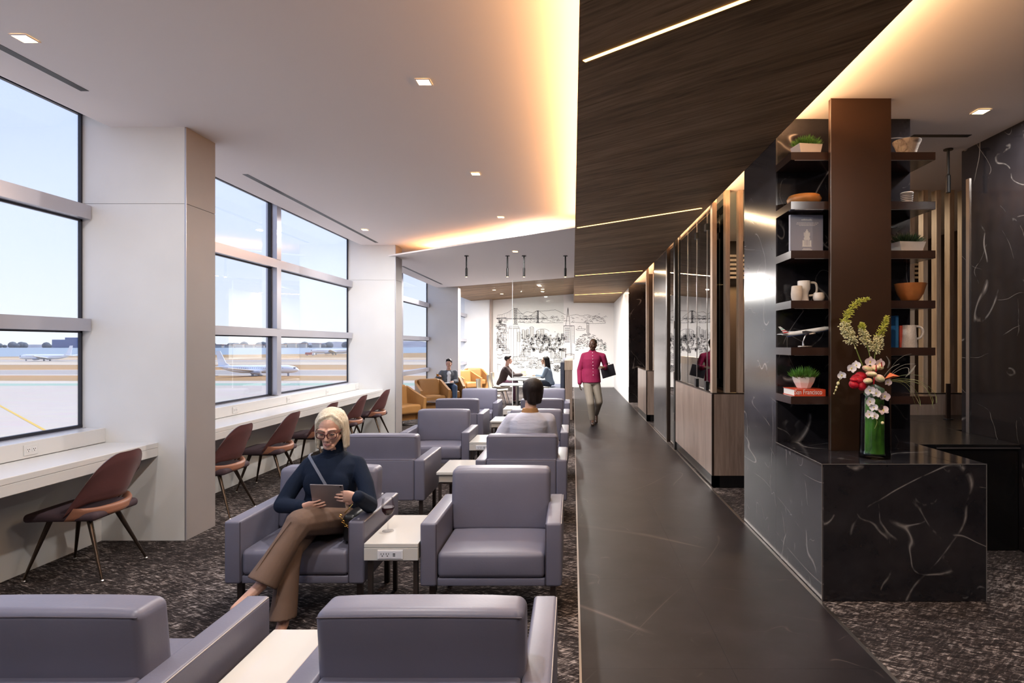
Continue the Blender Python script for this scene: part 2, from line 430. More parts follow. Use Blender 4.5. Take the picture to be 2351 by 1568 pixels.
for yl, s in leds:
    x0, x1 = .065, 1.53
    q = V((x1-x0, s*(x1-x0), 0)); nrm = V((-q.y, q.x, 0)).normalized()*.012
    a = V((x0, yl+s*(x0-XE), ZS-.004)); b_ = a+q
    vs = [a-nrm, b_-nrm, b_+nrm, a+nrm]
    o = MB().add(vs+[p+V((0,0,.0035)) for p in vs], [(3,2,1,0),(4,5,6,7),(0,1,5,4),(1,2,6,5),(2,3,7,6),(3,0,4,7)]).build('linear_light', LED)
    tag(o, ['nearest and longest warm light line in the walnut ceiling', 'second warm light line, near the slatted glass partition',
            'third warm light line, before the far slatted box', 'farthest short warm light line, just before the mural wall'][led_i], 'light', 'light lines in the walnut ceiling')
    led_i += 1
    c = (a+b_)/2
    ar = area('linear_light_lamp', (c.x, c.y, ZS-.008), q.length, .03, 12, (1,.70,.42), (0, 0, math.atan2(q.y, q.x)), None)
    ar.parent = o
# coves: lamps lie on top of the soffit edges and throw light onto the ceilings above
def cove(x, y0, y1, z, pw, name, tilt, col=COVE):
    k = max(1, round((y1-y0)/4.0)); L_ = (y1-y0)/k
    for i in range(k):
        area(name, (x, y0+(i+.5)*L_, z), .03, L_, pw*L_, col, (PI, tilt, 0))
cove(XE+.05, YB, 8.6, ZS+.045, 3.0, 'cove_lamp_aisle_left', -1.0, (1.0, .49, .19))
cove(XA-.05, YB, YM, ZS+.045, 5.0, 'cove_lamp_aisle_right', 1.0, (1.0, .55, .26))
hd = V((-3.2,11.05,0))-V((XE,8.45,0)); hm = (V((-3.2,11.05,0))+V((XE,8.45,0)))/2; hn = V((-hd.y, hd.x, 0)).normalized()
if hn.y < 0: hn = -hn
area('cove_lamp_header', (hm.x+hn.x*.62, hm.y+hn.y*.62, ZS+.04), hd.length-.5, .20, 22, COVE, (PI, 0, math.atan2(hd.y, hd.x)))
# ---- piers
def pier(y0, name, lab, side=None):
    o = sthing(name); o['label'] = lab
    sj = 2.835
    for z0, z1 in ((0, sj-.002), (sj+.002, 3.62)):
        MB().box(GX-.016, PX0-.012, y0, y0+PD, z0, z1).build('panel', PIER, o)
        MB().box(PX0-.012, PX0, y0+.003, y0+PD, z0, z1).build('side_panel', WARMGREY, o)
    MB().box(GX-.01, PX0-.02, y0+.01, y0+PD-.01, sj-.004, sj+.004).build('joint', UNDER, o)
    MB().box(PX0-.010, PX0+.0015, y0-.0015, y0+.005, 0, ZC-.01).build('corner_trim', ALU, o)
for i, lb in enumerate(['white stone pier behind the camera', 'large white stone pier beside the nearest window counter', 'white stone pier at the end of the long counter', 'white stone pier beyond the tan lounge chairs']):
    pier(Y1+(i-1)*BAY, 'wall_pier_%d' % i, lb)
# ---- windows
def hbar(o, y0, y1, z0, z1, d0=.05, d1=.09, nm='transom'):
    MB().box(GX-d0, GX+d1, y0, y1, z0, z1).build(nm, ALU, o)
    MB().box(GX-.012, GX+.012, y0, y1, z0-.016, z0-.001).build('gasket', DARKFR, o)
def vbar(o, y, w_, z0, z1):
    MB().box(GX-.05, GX+.10, y-w_/2, y+w_/2, z0, z1).build('mullion', ALU, o)
    MB().box(GX-.012, GX+.03, y-w_/2-.025, y-w_/2-.001, z0, z1).build('gasket', DARKFR, o)
def window(i, y0, y1, low):
    o = sthing('window_%d' % i)
    zb = .45 if low else .965
    tr = [(2.70,2.815),(1.764,1.866)]
    if low: tr.append((.90,1.0))
    cuts = [zb]+sorted([v for t in tr for v in t])+[3.585]
    ym = y0+(y1-y0)*.5
    MB().box(GX-.02, GX+.01, y0, y1, 3.575, 3.60).build('head_frame', DARKFR, o)
    MB().box(GX-.02, GX+.01, y0, y1, zb-.012, zb+.012).build('sill_frame', DARKFR, o)
    MB().box(GX-.04, GX+.04, y0, y1, zb-.06, zb-.012).build('sill_bar', ALU, o)
    for yy in (y0+.014, y1-.014): MB().box(GX-.012, GX+.012, yy-.009, yy+.009, zb, 3.58).build('jamb', DARKFR, o)
    for z0, z1 in tr: hbar(o, y0+.01, y1-.01, z0, z1)
    zz = [cuts[j:j+2] for j in range(0, len(cuts), 2)]
    for z0, z1 in zz:
        for a, b_ in ((y0+.02, ym-.06), (ym+.06, y1-.02)):
            MB().box(GX-.004, GX+.004, a, b_, z0, z1).build('pane', GLASS, o, fixn=True)
        vbar(o, ym, .12, z0, z1)
for i in range(1, 5):
    y0 = Y1+(i-2)*BAY+PD; y1 = Y1+(i-1)*BAY
    if i == 0: y0 = YB
    y1 = min(y1, YM)
    if i == 4: y1 = YM-.05
    window(i, y0, y1, i >= 3)
for i in range(1, 5):
    y0 = Y1+(i-2)*BAY+PD; y1 = Y1+(i-1)*BAY
    if i == 0: y0 = YB
    if i == 4: y1 = YM-.05
    if i < 3:
        struct(MB().box(-3.99, -3.965, y0, y1, 0, .75).build('wall_left_apron_%d' % (i+1), UNDER))
        struct(MB().box(GX-.1, -3.975, y0, y1, -.06, .90).build('wall_left_%d' % (i+1), WHITE))
        # deep sill and work counter
        struct(MB().rbox(GX+.045, -3.93, y0+.001, y1-.001, .83, .95, .004, 1).build('trim_sill_%d' % (i+1), SILL))
        lab = ['white work counter behind the camera', 'white work counter below the nearest window, with one plum chair', 'long white work counter below the second window with five plum chairs'][i]
        o = thing('work_counter', lab, 'counter', (0, 0, 0), 0, 'white counters under the windows')
        MB().rbox(-3.93, -3.488, y0+.001, y1-.001, .785, .828, .004, 1).build('worktop', SILL, o)
        MB().rbox(-3.52, -3.490, y0+.001, y1-.001, .712, .7845, .003, 1).build('fascia', SILL, o)
        ys = [y1-1.25-2.0*q for q in range(2)] if i == 1 else ([y0+1.55+1.33*q for q in range(4)] if i == 2 else [])
        if i == 1: ys = [Y1*0+1400*(-3.93)/(70-CX)]
        for yy in ys:
            t = thing('wall_socket', (['white double wall socket above the nearest counter'] if i == 1 else ['white double wall socket nearest the large pier on the long counter', 'white wall socket left of the mullion on the long counter', 'white wall socket right of the mullion on the long counter', 'farthest white wall socket on the long counter'])[ys.index(yy)], 'socket', (-3.93, yy, .889), 0, 'sockets above the window counters')
            MB().rbox(0, .006, -.058, .058, -.038, .038, .003, 1).build('plate', SILL, t)
            for q in (-.024, .024):
                MB().rbox(.006, .008, q-.017, q+.017, -.016, .016, .001, 1).build('outlet', mat('socket_white', (.7,.7,.7), .4), t)
                for a, z in ((-.007,.004),(.007,.004),(0,-.008)): MB().box(.008, .0085, q+a-.0025, q+a+.0025, z-.004, z+.004).build('slot', BLACK, t)
    else:
        struct(MB().box(GX-.1, -4.0, y0, y1, -.06, .43).build('wall_left_%d' % (i+1), WHITE))
# linear air slots in the ceiling along the windows
for i, (y0, y1) in enumerate(((-.2, 4.4), (6.55, 10.95), (12.6, 16.4))):
    o = MB().box(-3.55, -3.49, y0, y1, (ZC if i < 2 else ZS)-.002, (ZC if i < 2 else ZS)+.004).build('air_slot', BLACK)
    tag(o, ['black linear air slot in the ceiling above the nearest window', 'long black linear air slot in the ceiling along the second window', 'black linear air slot in the lower ceiling by the third window'][i], 'air vent', 'ceiling air slots')
# ---- end walls
struct(MB().box(GX-.15, GX+.02, YB, Y1-BAY, -.06, 3.9).build('wall_left_rear', WHITE))
struct(MB().box(GX-.1, XA+.2, YM, YM+.15, -.06, 3.9).build('wall_far', WHITE))
struct(MB().box(GX-.2, -3.16, YM-.42, YM, 0, 3.9).build('wall_pier_4', PIER))
struct(MB().box(-3.16, -3.10, YM-.55, YM, 0, 3.5).build('trim_4', WPANEL))
struct(MB().box(GX-.1, 6.1, YB-.15, YB, -.06, 3.9).build('wall_back', DARKWALL))  # unseen wall, kept near and dark to cut light from behind
struct(MB().box(6.0, 6.15, YB, YM+.3, -.06, 3.9).build('wall_right', DARKWALL))
struct(MB().box(XA, XA+.12, 17.50, YM, 0, ZS+.1).build('wall_right_far', PIER))
struct(MB().box(XA, XA+1.6, 17.37, 17.50, 0, ZS+.1).build('wall_dark_return', MARBLE))
# right marble wall
struct(MB().box(3.585, 3.75, YB, 5.62, 0, ZR).build('wall_right_marble', MARBLE))
struct(MB().box(3.575, 3.586, 5.50, 5.545, .2, 3.15).build('trim_5', METAL))
# marble panel further down the aisle
struct(MB().box(XA+.005, XA+.16, 10.5, 12.05, 0, ZS+.12).build('wall_right_panel', MARBLE_LIT))
struct(MB().box(XA+.2, XA+2.2, 14.85, 14.95, 0, ZS+.1).build('wall_alcove', DARKWALL))
# door frame posts with a sliding door
dr = sthing('door_1')
MB().box(XA+.0, XA+.09, 9.56, 9.68, 0, ZS+.12).build('door_frame', BLACK, dr)
MB().box(XA+.0, XA+.09, 10.36, 10.48, 0, ZS+.12).build('door_frame', BRONZED, dr)
MB().box(XA+.03, XA+.05, 9.68, 10.36, .02, ZS+.1).build('door_leaf', PGLASS, dr)
for z in (.45, 1.1, 1.9): MB().box(XA-.012, XA+.0, 9.60, 9.64, z, z+.12).build('hinge', METAL, dr)
# ---- walnut half walls with slats
def halfwall(name, x0, x1, yf, ylen, lab, nsl, side_glass):
    o = sthing(name); o['label'] = lab
    MB().box(x0, x1, yf, yf+.10, .14, 1.078).build('front_panel', WPANEL, o)
    MB().box(x0, x0+.10, yf+.101, yf+ylen, .14, 1.078).build('side_panel', WPANEL, o)
    MB().box(x0+.012, x1, yf+.014, yf+.09, 0, .139).build('kick', BLACKLAM, o)
    MB().box(x0+.012, x0+.09, yf+.014, yf+ylen, 0, .1385).build('kick', BLACKLAM, o)
    MB().box(x0-.003, x0+.02, yf-.003, yf+.02, .14, 1.078).build('corner_trim', BRONZED, o)
    MB().box(x0, x1, yf, yf+.11, 1.079, 1.092).build('cap', BRONZED, o)
    MB().box(x0, x0+.11, yf+.111, yf+ylen, 1.079, 1.092).build('cap', BRONZED, o)
    me = MB().box(-.026, .026, 0, .10, 1.093, ZR-.001).mesh('slat', WSLAT)
    for i in range(nsl):
        s = bpy.data.objects.new('slat', me); C.objects.link(s); s.parent = o; s.location = (x0+.028+i*.152, yf+.004, 0)
    return o
hw1 = halfwall('wall_slat_screen_1', XA+.005, 4.9, 7.02, 2.5, 'walnut half wall with tall oak slats and glass along the aisle', 21, True)
hw2 = halfwall('wall_slat_screen_2', XA-.02, 2.3, 13.1, 1.7, 'farther walnut half wall box with oak slats', 4, True)
cuts = [7.06, 7.46, 8.08, 8.72, 9.50]
for a, b_ in zip(cuts, cuts[1:]):
    MB().box(XA+.045, XA+.055, a+.004, b_-.004, 1.093, ZR-.03).build('glass_panel', PGLASS, hw1)
    MB().box(XA+.04, XA+.06, b_-.004, b_+.004, 1.093, ZR-.03).build('glass_edge', METAL, hw1)
for yy in (7.5, 8.1):
    MB().box(XA+.025, XA+.075, yy-.05, yy+.05, 1.093, 1.20).build('clamp', BLACK, hw1)
    MB().box(XA+.025, XA+.075, yy-.05, yy+.05, 3.05, 3.13).build('clamp', BLACK, hw1)
MB().box(XA+.02, XA+.08, 7.03, 9.5, ZR-.06, ZR-.001).build('top_rail', BLACK, hw1)
MB().box(XA+.2, XA+.21, 7.13, 9.5, 1.093, ZR-.03).build('inner_glass', PGLASS, hw1)
# louvred valance inside the glazed room and its back wall
val = thing('louvre_valance', 'horizontal wooden louvres high inside the glazed room behind the slats', 'louvre', (0, 9.9, 0))
for i in range(6):
    MB().box(2.1, 5.6, -.03, .03, 2.72+i*.07, 2.755+i*.07).build('slat', WSLAT, val)
for x in (2.3, 3.8, 5.4): MB().box(x-.02, x+.02, .031, .05, 2.7, ZR-.001).build('hanger', BLACK, val)
struct(MB().box(1.9, 6.0, 10.5, 10.6, 0, ZR).build('wall_glazed_room', DARKWALL))
area('glazed_room_fill', (3.4, 8.6, ZR-.02), .8, .8, 30, (1,.72,.45))  # unseen lamp added to warm the room behind the slats
area('glazed_room_shelf_lamp', (2.6, 10.2, 2.65), 1.6, .05, 12, (1,.6,.25))
# ---- downlights
dl = MB().box(-.042, .042, -.042, .042, -.002, .002).mesh('lens', LEDW)
dm = MB()
for a in ((-.052,.052,-.052,-.043),(-.052,.052,.043,.052),(-.052,-.043,-.043,.043),(.043,.052,-.043,.043)): dm.box(*a, -.005, .001)
dmm = dm.mesh('bezel', CEIL)
def downlight(x, y, z, lab, pw, col=WARM):
    o = thing('downlight', lab, 'light', (x, y, z-.003), 0, 'square recessed downlights')
    for nm, me in (('lens', dl), ('bezel', dmm)):
        q = bpy.data.objects.new(nm, me); C.objects.link(q); q.parent = o
    area('downlight_lamp', (0, 0, -.01), .1, .1, pw, col, (0,0,0), o)
ROW1 = [(973,187,'downlight in the pale ceiling above the middle of the lounge, nearest of its row'), (1092,398,'downlight second along the row over the grey armchairs'), (1150,498,'downlight third along the row, before the glowing header')]
DW = 21
for px, py, lb in ROW1:
    Y = F*(ZC-H)/(CY-py); downlight(PX(px, Y), Y, ZC, 'square '+lb, DW)
Y = F*(ZC-H)/(CY-87); downlight(PX(57, Y), Y, ZC, 'square downlight at the upper left above the nearest window', 7)
Y = F*(ZC-H)/(CY-527); downlight(PX(838, Y), Y, ZC, 'small square downlight near the second window', DW)
Y = F*(ZS-H)/(CY-577); downlight(PX(1183, Y), Y, ZS, 'square downlight in the lower ceiling among the black pendants', DW)
Y = F*(ZR-H)/(CY-255); downlight(PX(2252, Y), Y, ZR, 'square downlight in the right ceiling above the reception desk', 16)
for i, (x, y) in enumerate([(-1.03, 2.0), (-1.03, -.25), (-3.27, .8)]):
    downlight(x, y, ZC, ['square downlight overhead above the nearest armchairs, out of the picture', 'square downlight above the viewpoint', 'square downlight above the near end of the first window counter'][i], 6 if i == 2 else DW)
downlight(2.7, 1.2, ZR, 'square downlight in the right ceiling behind the viewpoint', 16)
for px, py in ((1239,648),(1243,656),(1246,667)):
    Y = 17.5+(py-648)*.22; z = PZ(py, Y)
for i, (x, y) in enumerate([(-.95,17.6),(-.95,19.2),(-2.4,18.6),(-2.4,20.6)]):
    t = min(1, (y-15.5)/8); z = ZS+.02+t*.2
    z = 3.27+(.11+.24*(x+3.13)/3.16)*((y-(16.95-(x+3.13)*.711))/(YM-(16.95-(x+3.13)*.711)))
    o = thing('downlight', 'small downlight in the far walnut ceiling', 'light', (x, y, z-.004), 0, 'far walnut ceiling downlights')
    MB().lathe([(.05,-.004),(.05,.003)], 12).build('lens', LEDW, o)
    area('downlight_lamp', (0,0,-.012), .08, .08, 100, WARM, (0,0,0), o)
# black pendants over the dining area
Yp = F*(ZS-H)/(CY-587)
pend = None
for i, px in enumerate((1071, 1165, 1203, 1298)):
    o = thing('pendant_lamp', ['leftmost black rod pendant under the lower ceiling', 'second black rod pendant from the left', 'third black rod pendant from the left', 'rightmost black rod pendant, beside the walnut ceiling'][i], 'lamp', (PX(px, Yp), Yp, ZS), 0, 'black rod pendants')
    MB().lathe([(.04,-.012),(.04,-.001)], 16).build('canopy', BLACK, o)
    MB().lathe([(.014,-.23),(.014,-.012)], 10).build('rod', BLACK, o)
    MB().lathe([(.020,-.385),(.022,-.38),(.022,-.235),(.014,-.22)], 12, ).build('lamp_head', BLACK, o)
    MB().lathe([(.016,-.388),(.016,-.3855)], 12).build('lens', LEDW, o)
    area('pendant_light', (0, 0, -.392), .03, .03, 12, WARM, (0,0,0), o)
Yp = F*(ZR-H)/(CY-342)
o = thing('pendant_lamp', 'black rod pendant hanging right of the shelving, before the oak slats', 'lamp', (PX(2177, Yp), Yp, ZR), 0, 'black rod pendants')
MB().lathe([(.04,-.012),(.04,-.001)], 16).build('canopy', BLACK, o)
MB().lathe([(.012,-.24),(.012,-.012)], 10).build('rod', BLACK, o)
MB().lathe([(.018,-.40),(.02,-.395),(.02,-.245),(.012,-.23)], 12).build('lamp_head', BLACK, o)
o = MB().box(PX(2095,5.19), PX(2228,5.19), 5.17, 5.23, ZR-.003, ZR+.002).build('air_slot', BLACK)
tag(o, 'short black air slot in the right ceiling behind the shelving', 'air vent', 'ceiling air slots')
# ================================================================== outside: apron, bay, far shore, aircraft
ZG = -13.0
def make_apron():
    m, n, L, b = node_mat('airfield')
    g = n.new('ShaderNodeNewGeometry'); s = n.new('ShaderNodeSeparateXYZ'); L.new(g.outputs['Position'], s.inputs[0])
    mp = n.new('ShaderNodeMapping'); mp.inputs['Scale'].default_value = (.004, .02, 1); L.new(g.outputs['Position'], mp.inputs[0])
    nz = noise(n, L, mp, 1.0, 5, .6)
    y = math_n(n, L, 'ADD', s.outputs['Y'], math_n(n, L, 'MULTIPLY', math_n(n, L, 'SUBTRACT', nz.outputs['Fac'], .5), 26.0))
    con = (.50,.43,.37); con2 = (.56,.48,.40); gr = (.36,.32,.29); grn = (.30,.42,.33); br = (.36,.22,.09); orr = (.42,.23,.08); tan = (.58,.47,.33)
    st = [(0,con2),(190,con),(214,con),(216,grn),(228,grn),(231,con2),(246,con2),(248,br),(288,orr),(293,con2),(303,gr),(345,gr),(350,con2),(358,orr),(440,br),(450,con2),(470,tan),(560,gr),(590,con2),(600,orr),(640,tan),(705,br)]
    r = ramp(n, [(a/800, c) for a, c in st]); L.new(math_n(n, L, 'DIVIDE', y, 800.0), r.inputs[0])
    n2 = noise(n, L, coords(n, L, scale=(.05,.2,1)), 2.0, 6, .7)
    L.new(mixc(n, L, .35, r.outputs[0], n2.outputs['Color'], 'SOFT_LIGHT'), b.inputs['Base Color']); b.inputs['Roughness'].default_value = .9
    return m
APRON = make_apron()
struct(MB().add([(-2600,-400,ZG),(400,-400,ZG),(400,1600,ZG),(-900,560,ZG),(-2600,-300,ZG)], [(0,1,2,3,4)]).build('ground_airfield', APRON, fixn=False))
wm = mat('bay_water', (.20,.27,.33), .35, bump=.1, bscale=.2)
struct(MB().add([(-9000,-2500,ZG-.6),(4000,-2500,ZG-.6),(4000,9000,ZG-.6),(-9000,9000,ZG-.6)], [(0,1,2,3)]).build('water_bay', wm, fixn=False))
# painted taxi line on the apron (yellow)
ya = mat('taxi_line_paint', (.65,.42,.06), .8)
def gline(name, p0, p1, wd, m, lab):
    d = (V(p1)-V(p0)).normalized(); nn = V((-d.y, d.x, 0))*wd/2; z = V((0,0,ZG+.03))
    vs = [V(p0)-nn+z, V(p1)-nn+z, V(p1)+nn+z, V(p0)+nn+z]
    return tag(MB().add(vs, [(0,1,2,3)]).build(name, m, fixn=False), lab, 'marking')
def gp(px, py): Y = F*(H-ZG)/(py-CY); return (PX(px, Y), Y, 0)
gline('taxi_line', gp(-10,926), gp(110,992), .5, ya, 'thin yellow taxi line painted diagonally on the apron')
# far shore
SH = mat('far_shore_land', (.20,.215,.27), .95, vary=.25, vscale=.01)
def hill(name, x0, x1, y, hmax, seed, lab):
    rnd = random.Random(seed); k = 60; ph = [rnd.uniform(0, 6.3) for _ in range(5)]
    vs = []; fs = []
    rows = [(0,0),(120,.75),(260,1.0),(500,.8),(800,0)]
    for j, (dy, q) in enumerate(rows):
        for i in range(k+1):
            t = i/k; env = math.sin(PI*min(1, max(0, t)))**.4
            hh = hmax*env*(.55+.22*math.sin(5*t+ph[0])+.14*math.sin(13*t+ph[1])+.09*math.sin(37*t+ph[2])+.05*math.sin(71*t+ph[3]))
            vs.append((x0+(x1-x0)*t, y+dy, ZG-.5+hh*q))
    for j in range(len(rows)-1):
        for i in range(k): fs.append((j*(k+1)+i, j*(k+1)+i+1, (j+1)*(k+1)+i+1, (j+1)*(k+1)+i))
    return struct(MB().add(vs, fs).build(name, SH, smooth=80), lab)
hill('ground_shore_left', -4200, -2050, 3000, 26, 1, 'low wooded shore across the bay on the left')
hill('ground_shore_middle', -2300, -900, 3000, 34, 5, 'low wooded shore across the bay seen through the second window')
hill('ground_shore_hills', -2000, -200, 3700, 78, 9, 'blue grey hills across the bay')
trd = MB(); rnd = random.Random(3)
for i in range(170):
    x = rnd.uniform(-4000, -900); y = 2960+rnd.uniform(0, 60); r = rnd.uniform(6, 15)
    trd.ell((x, y, ZG+r*.8), (r*1.5, r, r*1.2), 7, 5)
o = trd.build('far_trees', mat('far_tree_hazed', (.10,.125,.16), 1), smooth=80); tag(o, 'hazy dark tree line along the far shore of the bay', 'trees'); o['kind'] = 'stuff'  # blue haze of distance mixed into the tree colour
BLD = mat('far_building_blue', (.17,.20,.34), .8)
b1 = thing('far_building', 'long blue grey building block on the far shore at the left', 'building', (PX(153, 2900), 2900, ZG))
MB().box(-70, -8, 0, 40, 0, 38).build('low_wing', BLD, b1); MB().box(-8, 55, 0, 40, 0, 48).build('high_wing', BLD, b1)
rnd = random.Random(4); bl = mat('far_building_pale', (.45,.42,.40), .8)
for i in range(9):
    x = PX([500,524,548,572,596,645,669,693,725][i], 2900); h = rnd.uniform(10, 20)
    t = thing('far_house', 'tiny pale building on the shore across the bay', 'building', (x, 2900, ZG), 0, 'tiny far shore buildings')
    MB().box(-18, 18, 0, 18, 0, h).build('wall', bl, t); MB().prism([(-20,-2),(20,-2),(20,20),(-20,20)], h, h+2.5).build('roof', mat('far_roof', (.38,.20,.14), .9), t)
# aircraft
PLW = mat('aircraft_white', (.80,.82,.86), .35)
PLG = mat('aircraft_grey', (.36,.37,.42), .5)
def airplane(label, loc, rz, L):
    o = thing('airplane', label, 'airplane', loc, rz, 'parked white airplanes')
    s = L/40.0; R = 1.95*s; zc = 3.3*s
    prof = [(-.5,.05),(-.47,.25),(-.40,.55),(-.30,.85),(-.2,1),(.36,1),(.42,.86),(.46,.62),(.485,.36),(.497,.12)]
    b = MB(); vs = []; n = 16
    secs = []
    for t, q in prof:
        dz = (1-q)*R*.75 if t < 0 else (-(1-q)*R*.35)
        secs.append(((t*L, 0, zc+dz), (0, R*q, 0), (0, 0, R*q)))
    b.loft(secs, n).build('fuselage', PLW, o, smooth=60)
    wm_ = MB()
    def wing(root, tip, cr, ct, th, up):
        for sd in (-1, 1):
            a = [V((root[0], sd*root[1], root[2])), V((root[0]-cr, sd*root[1], root[2])), V((tip[0]-ct, sd*tip[1], tip[2])), V((tip[0], sd*tip[1], tip[2]))]
            z = V((0,0,th)); vs = [p-z for p in a]+[p+z for p in a]
            yield MB().add(vs, [(0,1,2,3),(7,6,5,4),(0,4,5,1),(1,5,6,2),(2,6,7,3),(3,7,4,0)])
    for wg in wing((.10*L,R*.6,zc-R*.5), (-.10*L,.44*L,zc+1.2*s), .19*L, .045*L, .22*s, 0): wg.build('wing', PLW, o)
    for wg in wing((-.405*L,R*.3,zc+R*.5), (-.47*L,.17*L,zc+R*.8), .10*L, .04*L, .13*s, 0): wg.build('tailplane', PLW, o)
    a = [V((-.33*L,0,zc+R*.8)), V((-.475*L,0,zc+R*.75)), V((-.505*L,0,zc+8.6*s)), V((-.455*L,0,zc+8.6*s)), V((-.385*L,0,zc+R*1.5))]
    y = V((0,.17*s,0)); vs = [p-y for p in a]+[p+y for p in a]; kk = 5
    MB().add(vs, [tuple(range(kk)), tuple(range(2*kk-1, kk-1, -1))]+[(i, (i+1) % kk, kk+(i+1) % kk, kk+i) for i in range(kk)]).build('fin', PLW, o)
    for sd in (-1, 1):
        MB().loft([((.115*L,sd*.15*L,zc-R*.75), (0,.8*s,0), (0,0,.8*s)), ((.09*L,sd*.15*L,zc-R*.75), (0,1.05*s,0), (0,0,1.05*s)), ((.0*L,sd*.15*L,zc-R*.72), (0,.7*s,0), (0,0,.7*s))], 12).build('engine', PLG, o, smooth=50)
        MB().box(-.035*L, -.015*L, sd*2.8*s-.4*s, sd*2.8*s+.4*s, 0, zc-R*.6).build('main_gear', PLG, o)
        wd = MB()
        for i in range(26): wd.box(-.33*L+i*.026*L, -.33*L+i*.026*L+.3*s, sd*(R-.03*s)-.05*s, sd*(R-.03*s)+.06*s, zc+.35*s, zc+.75*s)
        wd.build('window_row', PLG, o, kind='stuff')
    MB().box(.36*L, .375*L, -.25*s, .25*s, 0, zc-R*.6).build('nose_gear', PLG, o)
    MB().box(.445*L, .465*L, -R*.62, R*.62, zc+.35*s, zc+.85*s).build('cockpit_glass', mat('cockpit_dark', (.03,.03,.05), .2), o)
    return o
def ground_at(px, py): Y = F*(H-ZG)/(py-CY); return (PX(px, Y), Y, ZG)
airplane('white airplane taxiing nose-left far out beyond the nearest window', ground_at(105, 829), PI+.03, 46)
airplane('white airplane parked nose-right behind the mullion of the second window', ground_at(592, 863), -.02, 39)
airplane('distant white airplane nose-left at the right edge of the second window', ground_at(765, 815), PI-.03, 66)
# service vehicle beside the far aircraft
t = thing('service_truck', 'tiny red service truck beside the distant airplane', 'truck', ground_at(712, 816)); 
MB().box(-6, 3, -1.5, 1.5, 1, 4).build('box_body', mat('truck_red', (.45,.12,.10), .6), t); MB().box(3.1, 6, -1.4, 1.4, 1, 3.4).build('cab', PLW, t)
for x in (-4, 4): MB().box(x-.7, x+.7, -1.5, 1.5, 0, 1).build('wheel', PLG, t)
# ================================================================== grey lounge armchairs
UPH = mat('lavender_grey_leather', (.136,.135,.184), .40, bump=.04, bscale=90, vary=.05, vscale=4)
PIPE = mat('dark_piping', (.06,.05,.065), .5)
STITCH = mat('pale_stitching', (.42,.38,.36), .6)
LEGM = mat('bronze_leg', (.075,.06,.055), .35, .7)
W2, D2 = .417, .36
def make_armchair():
    o = thing('lounge_armchair', 'grey leather lounge armchair', 'armchair', (0,0,0), 0, 'grey lounge armchairs')
    def puff(a): 
        def f(p, q): return p+V((0, 0, 0))
        return f
    for s in (-1, 1):
        x0, x1 = (-W2, -W2+.098) if s < 0 else (W2-.098, W2)
        arm = MB().rbox(x0, x1, -D2, D2, .226, .60, .016, 2).build('arm', UPH, o, smooth=50)
        xo = s*(W2-.003); xi = s*(W2-.095)
        MB().tube([(xo,-D2+.012,.594),(xo,D2-.01,.594)], .0022, 5).build('seam', STITCH, arm)
        MB().tube([(xi,-D2+.003,.594),(xi,-D2+.003,.24)], .002, 5).build('seam', PIPE, arm)
    bf = MB().rbox(-W2+.099, W2-.099, D2-.10, D2, .226, .60, .016, 2).build('back_frame', UPH, o, smooth=50)
    MB().tube([(-W2+.1,D2-.003,.594),(W2-.1,D2-.003,.594)], .0022, 5).build('seam', PIPE, bf)
    MB().rbox(-W2+.099, W2-.099, -D2+.012, D2-.101, .226, .272, .006, 1).build('front_rail', UPH, o, smooth=50)
    def crown(p, q):
        if q[2] > .2: p = p+V((0, 0, .016*(1-q[0]**4)*(1-min(1, abs(q[1]))**4)))
        if q[1] < -.5: p = p+V((0, -.010*(1-q[0]**4)*(1-min(1, abs(q[2]))**2), 0))
        return p
    sc = MB().rbox(-W2+.100, W2-.100, -D2+.004, D2-.20, .274, .425, .028, 3, (7,7,4), crown).build('seat_cushion', UPH, o, smooth=70)
    MB().tube([(-W2+.112,-D2+.016,.281),(W2-.112,-D2+.016,.281)], .002, 5).build('seam', PIPE, sc)
    def bk(p, q):
        p = p+V((0, -.016*(1-q[0]**4)*(1-min(1, abs(q[2]))**3)*(-q[1] if q[1] < 0 else -.4*q[1]), .008*(1-q[0]**4)*max(0, q[2])))
        p.y += .11*(p.z)      # slight recline
        return p
    bc = MB().rbox(-.330, .330, D2-.235, D2-.085, .415, .812, .032, 3, (7,3,6), bk).build('back_cushion', UPH, o, smooth=70)
    zt = .802; yb = D2-.087+.02; yf = D2-.235+.022
    MB().tube([(-.322,yb+.0,zt-.008),(0,yb+.003,zt-.003),(.322,yb+.0,zt-.008)], .0028, 5).build('seam', PIPE, bc)
    for s in (-1, 1):
        for y in (-D2+.09, D2-.09):
            MB().box(s*(W2-.055)-.016, s*(W2-.055)+.016, y-.016, y+.016, 0, .225).build('leg', LEGM, o)
    return o
ch0 = make_armchair(); used = [False]
def armchair(x, yc, back, label):
    o = ch0 if not used[0] else copy_tree(ch0)
    used[0] = True
    return place(o, (x, yc, 0), PI if back else 0, label)
ROWS = []   # rows facing away (back to the camera): A, C, E ; facing the camera: B, D, F
armchair(-1.685, 2.20, True, 'grey armchair at the lower left corner, seen from behind')
armchair(-.481, 2.20, True, 'grey armchair at the bottom centre, seen from behind')
armchair(-1.655, 3.98, False, 'grey armchair in which the woman with the tablet sits')
armchair(-.481, 3.94, False, 'empty grey armchair facing the camera beside the wine glass table')
armchair(-1.765, 5.91, True, 'grey armchair seen from behind, just behind the woman with the tablet')
armchair(-.470, 5.91, True, 'grey armchair seen from behind in which the man in white sits')
armchair(-1.655, 7.65, False, 'empty grey armchair facing the camera left of the second power table')
armchair(-.470, 7.65, False, 'grey armchair facing the camera, mostly hidden behind the man in white')
armchair(-1.775, 9.62, True, 'grey armchair seen from behind in the third pair, on the left')
armchair(-.470, 9.62, True, 'grey armchair seen from behind in the third pair, on the right')
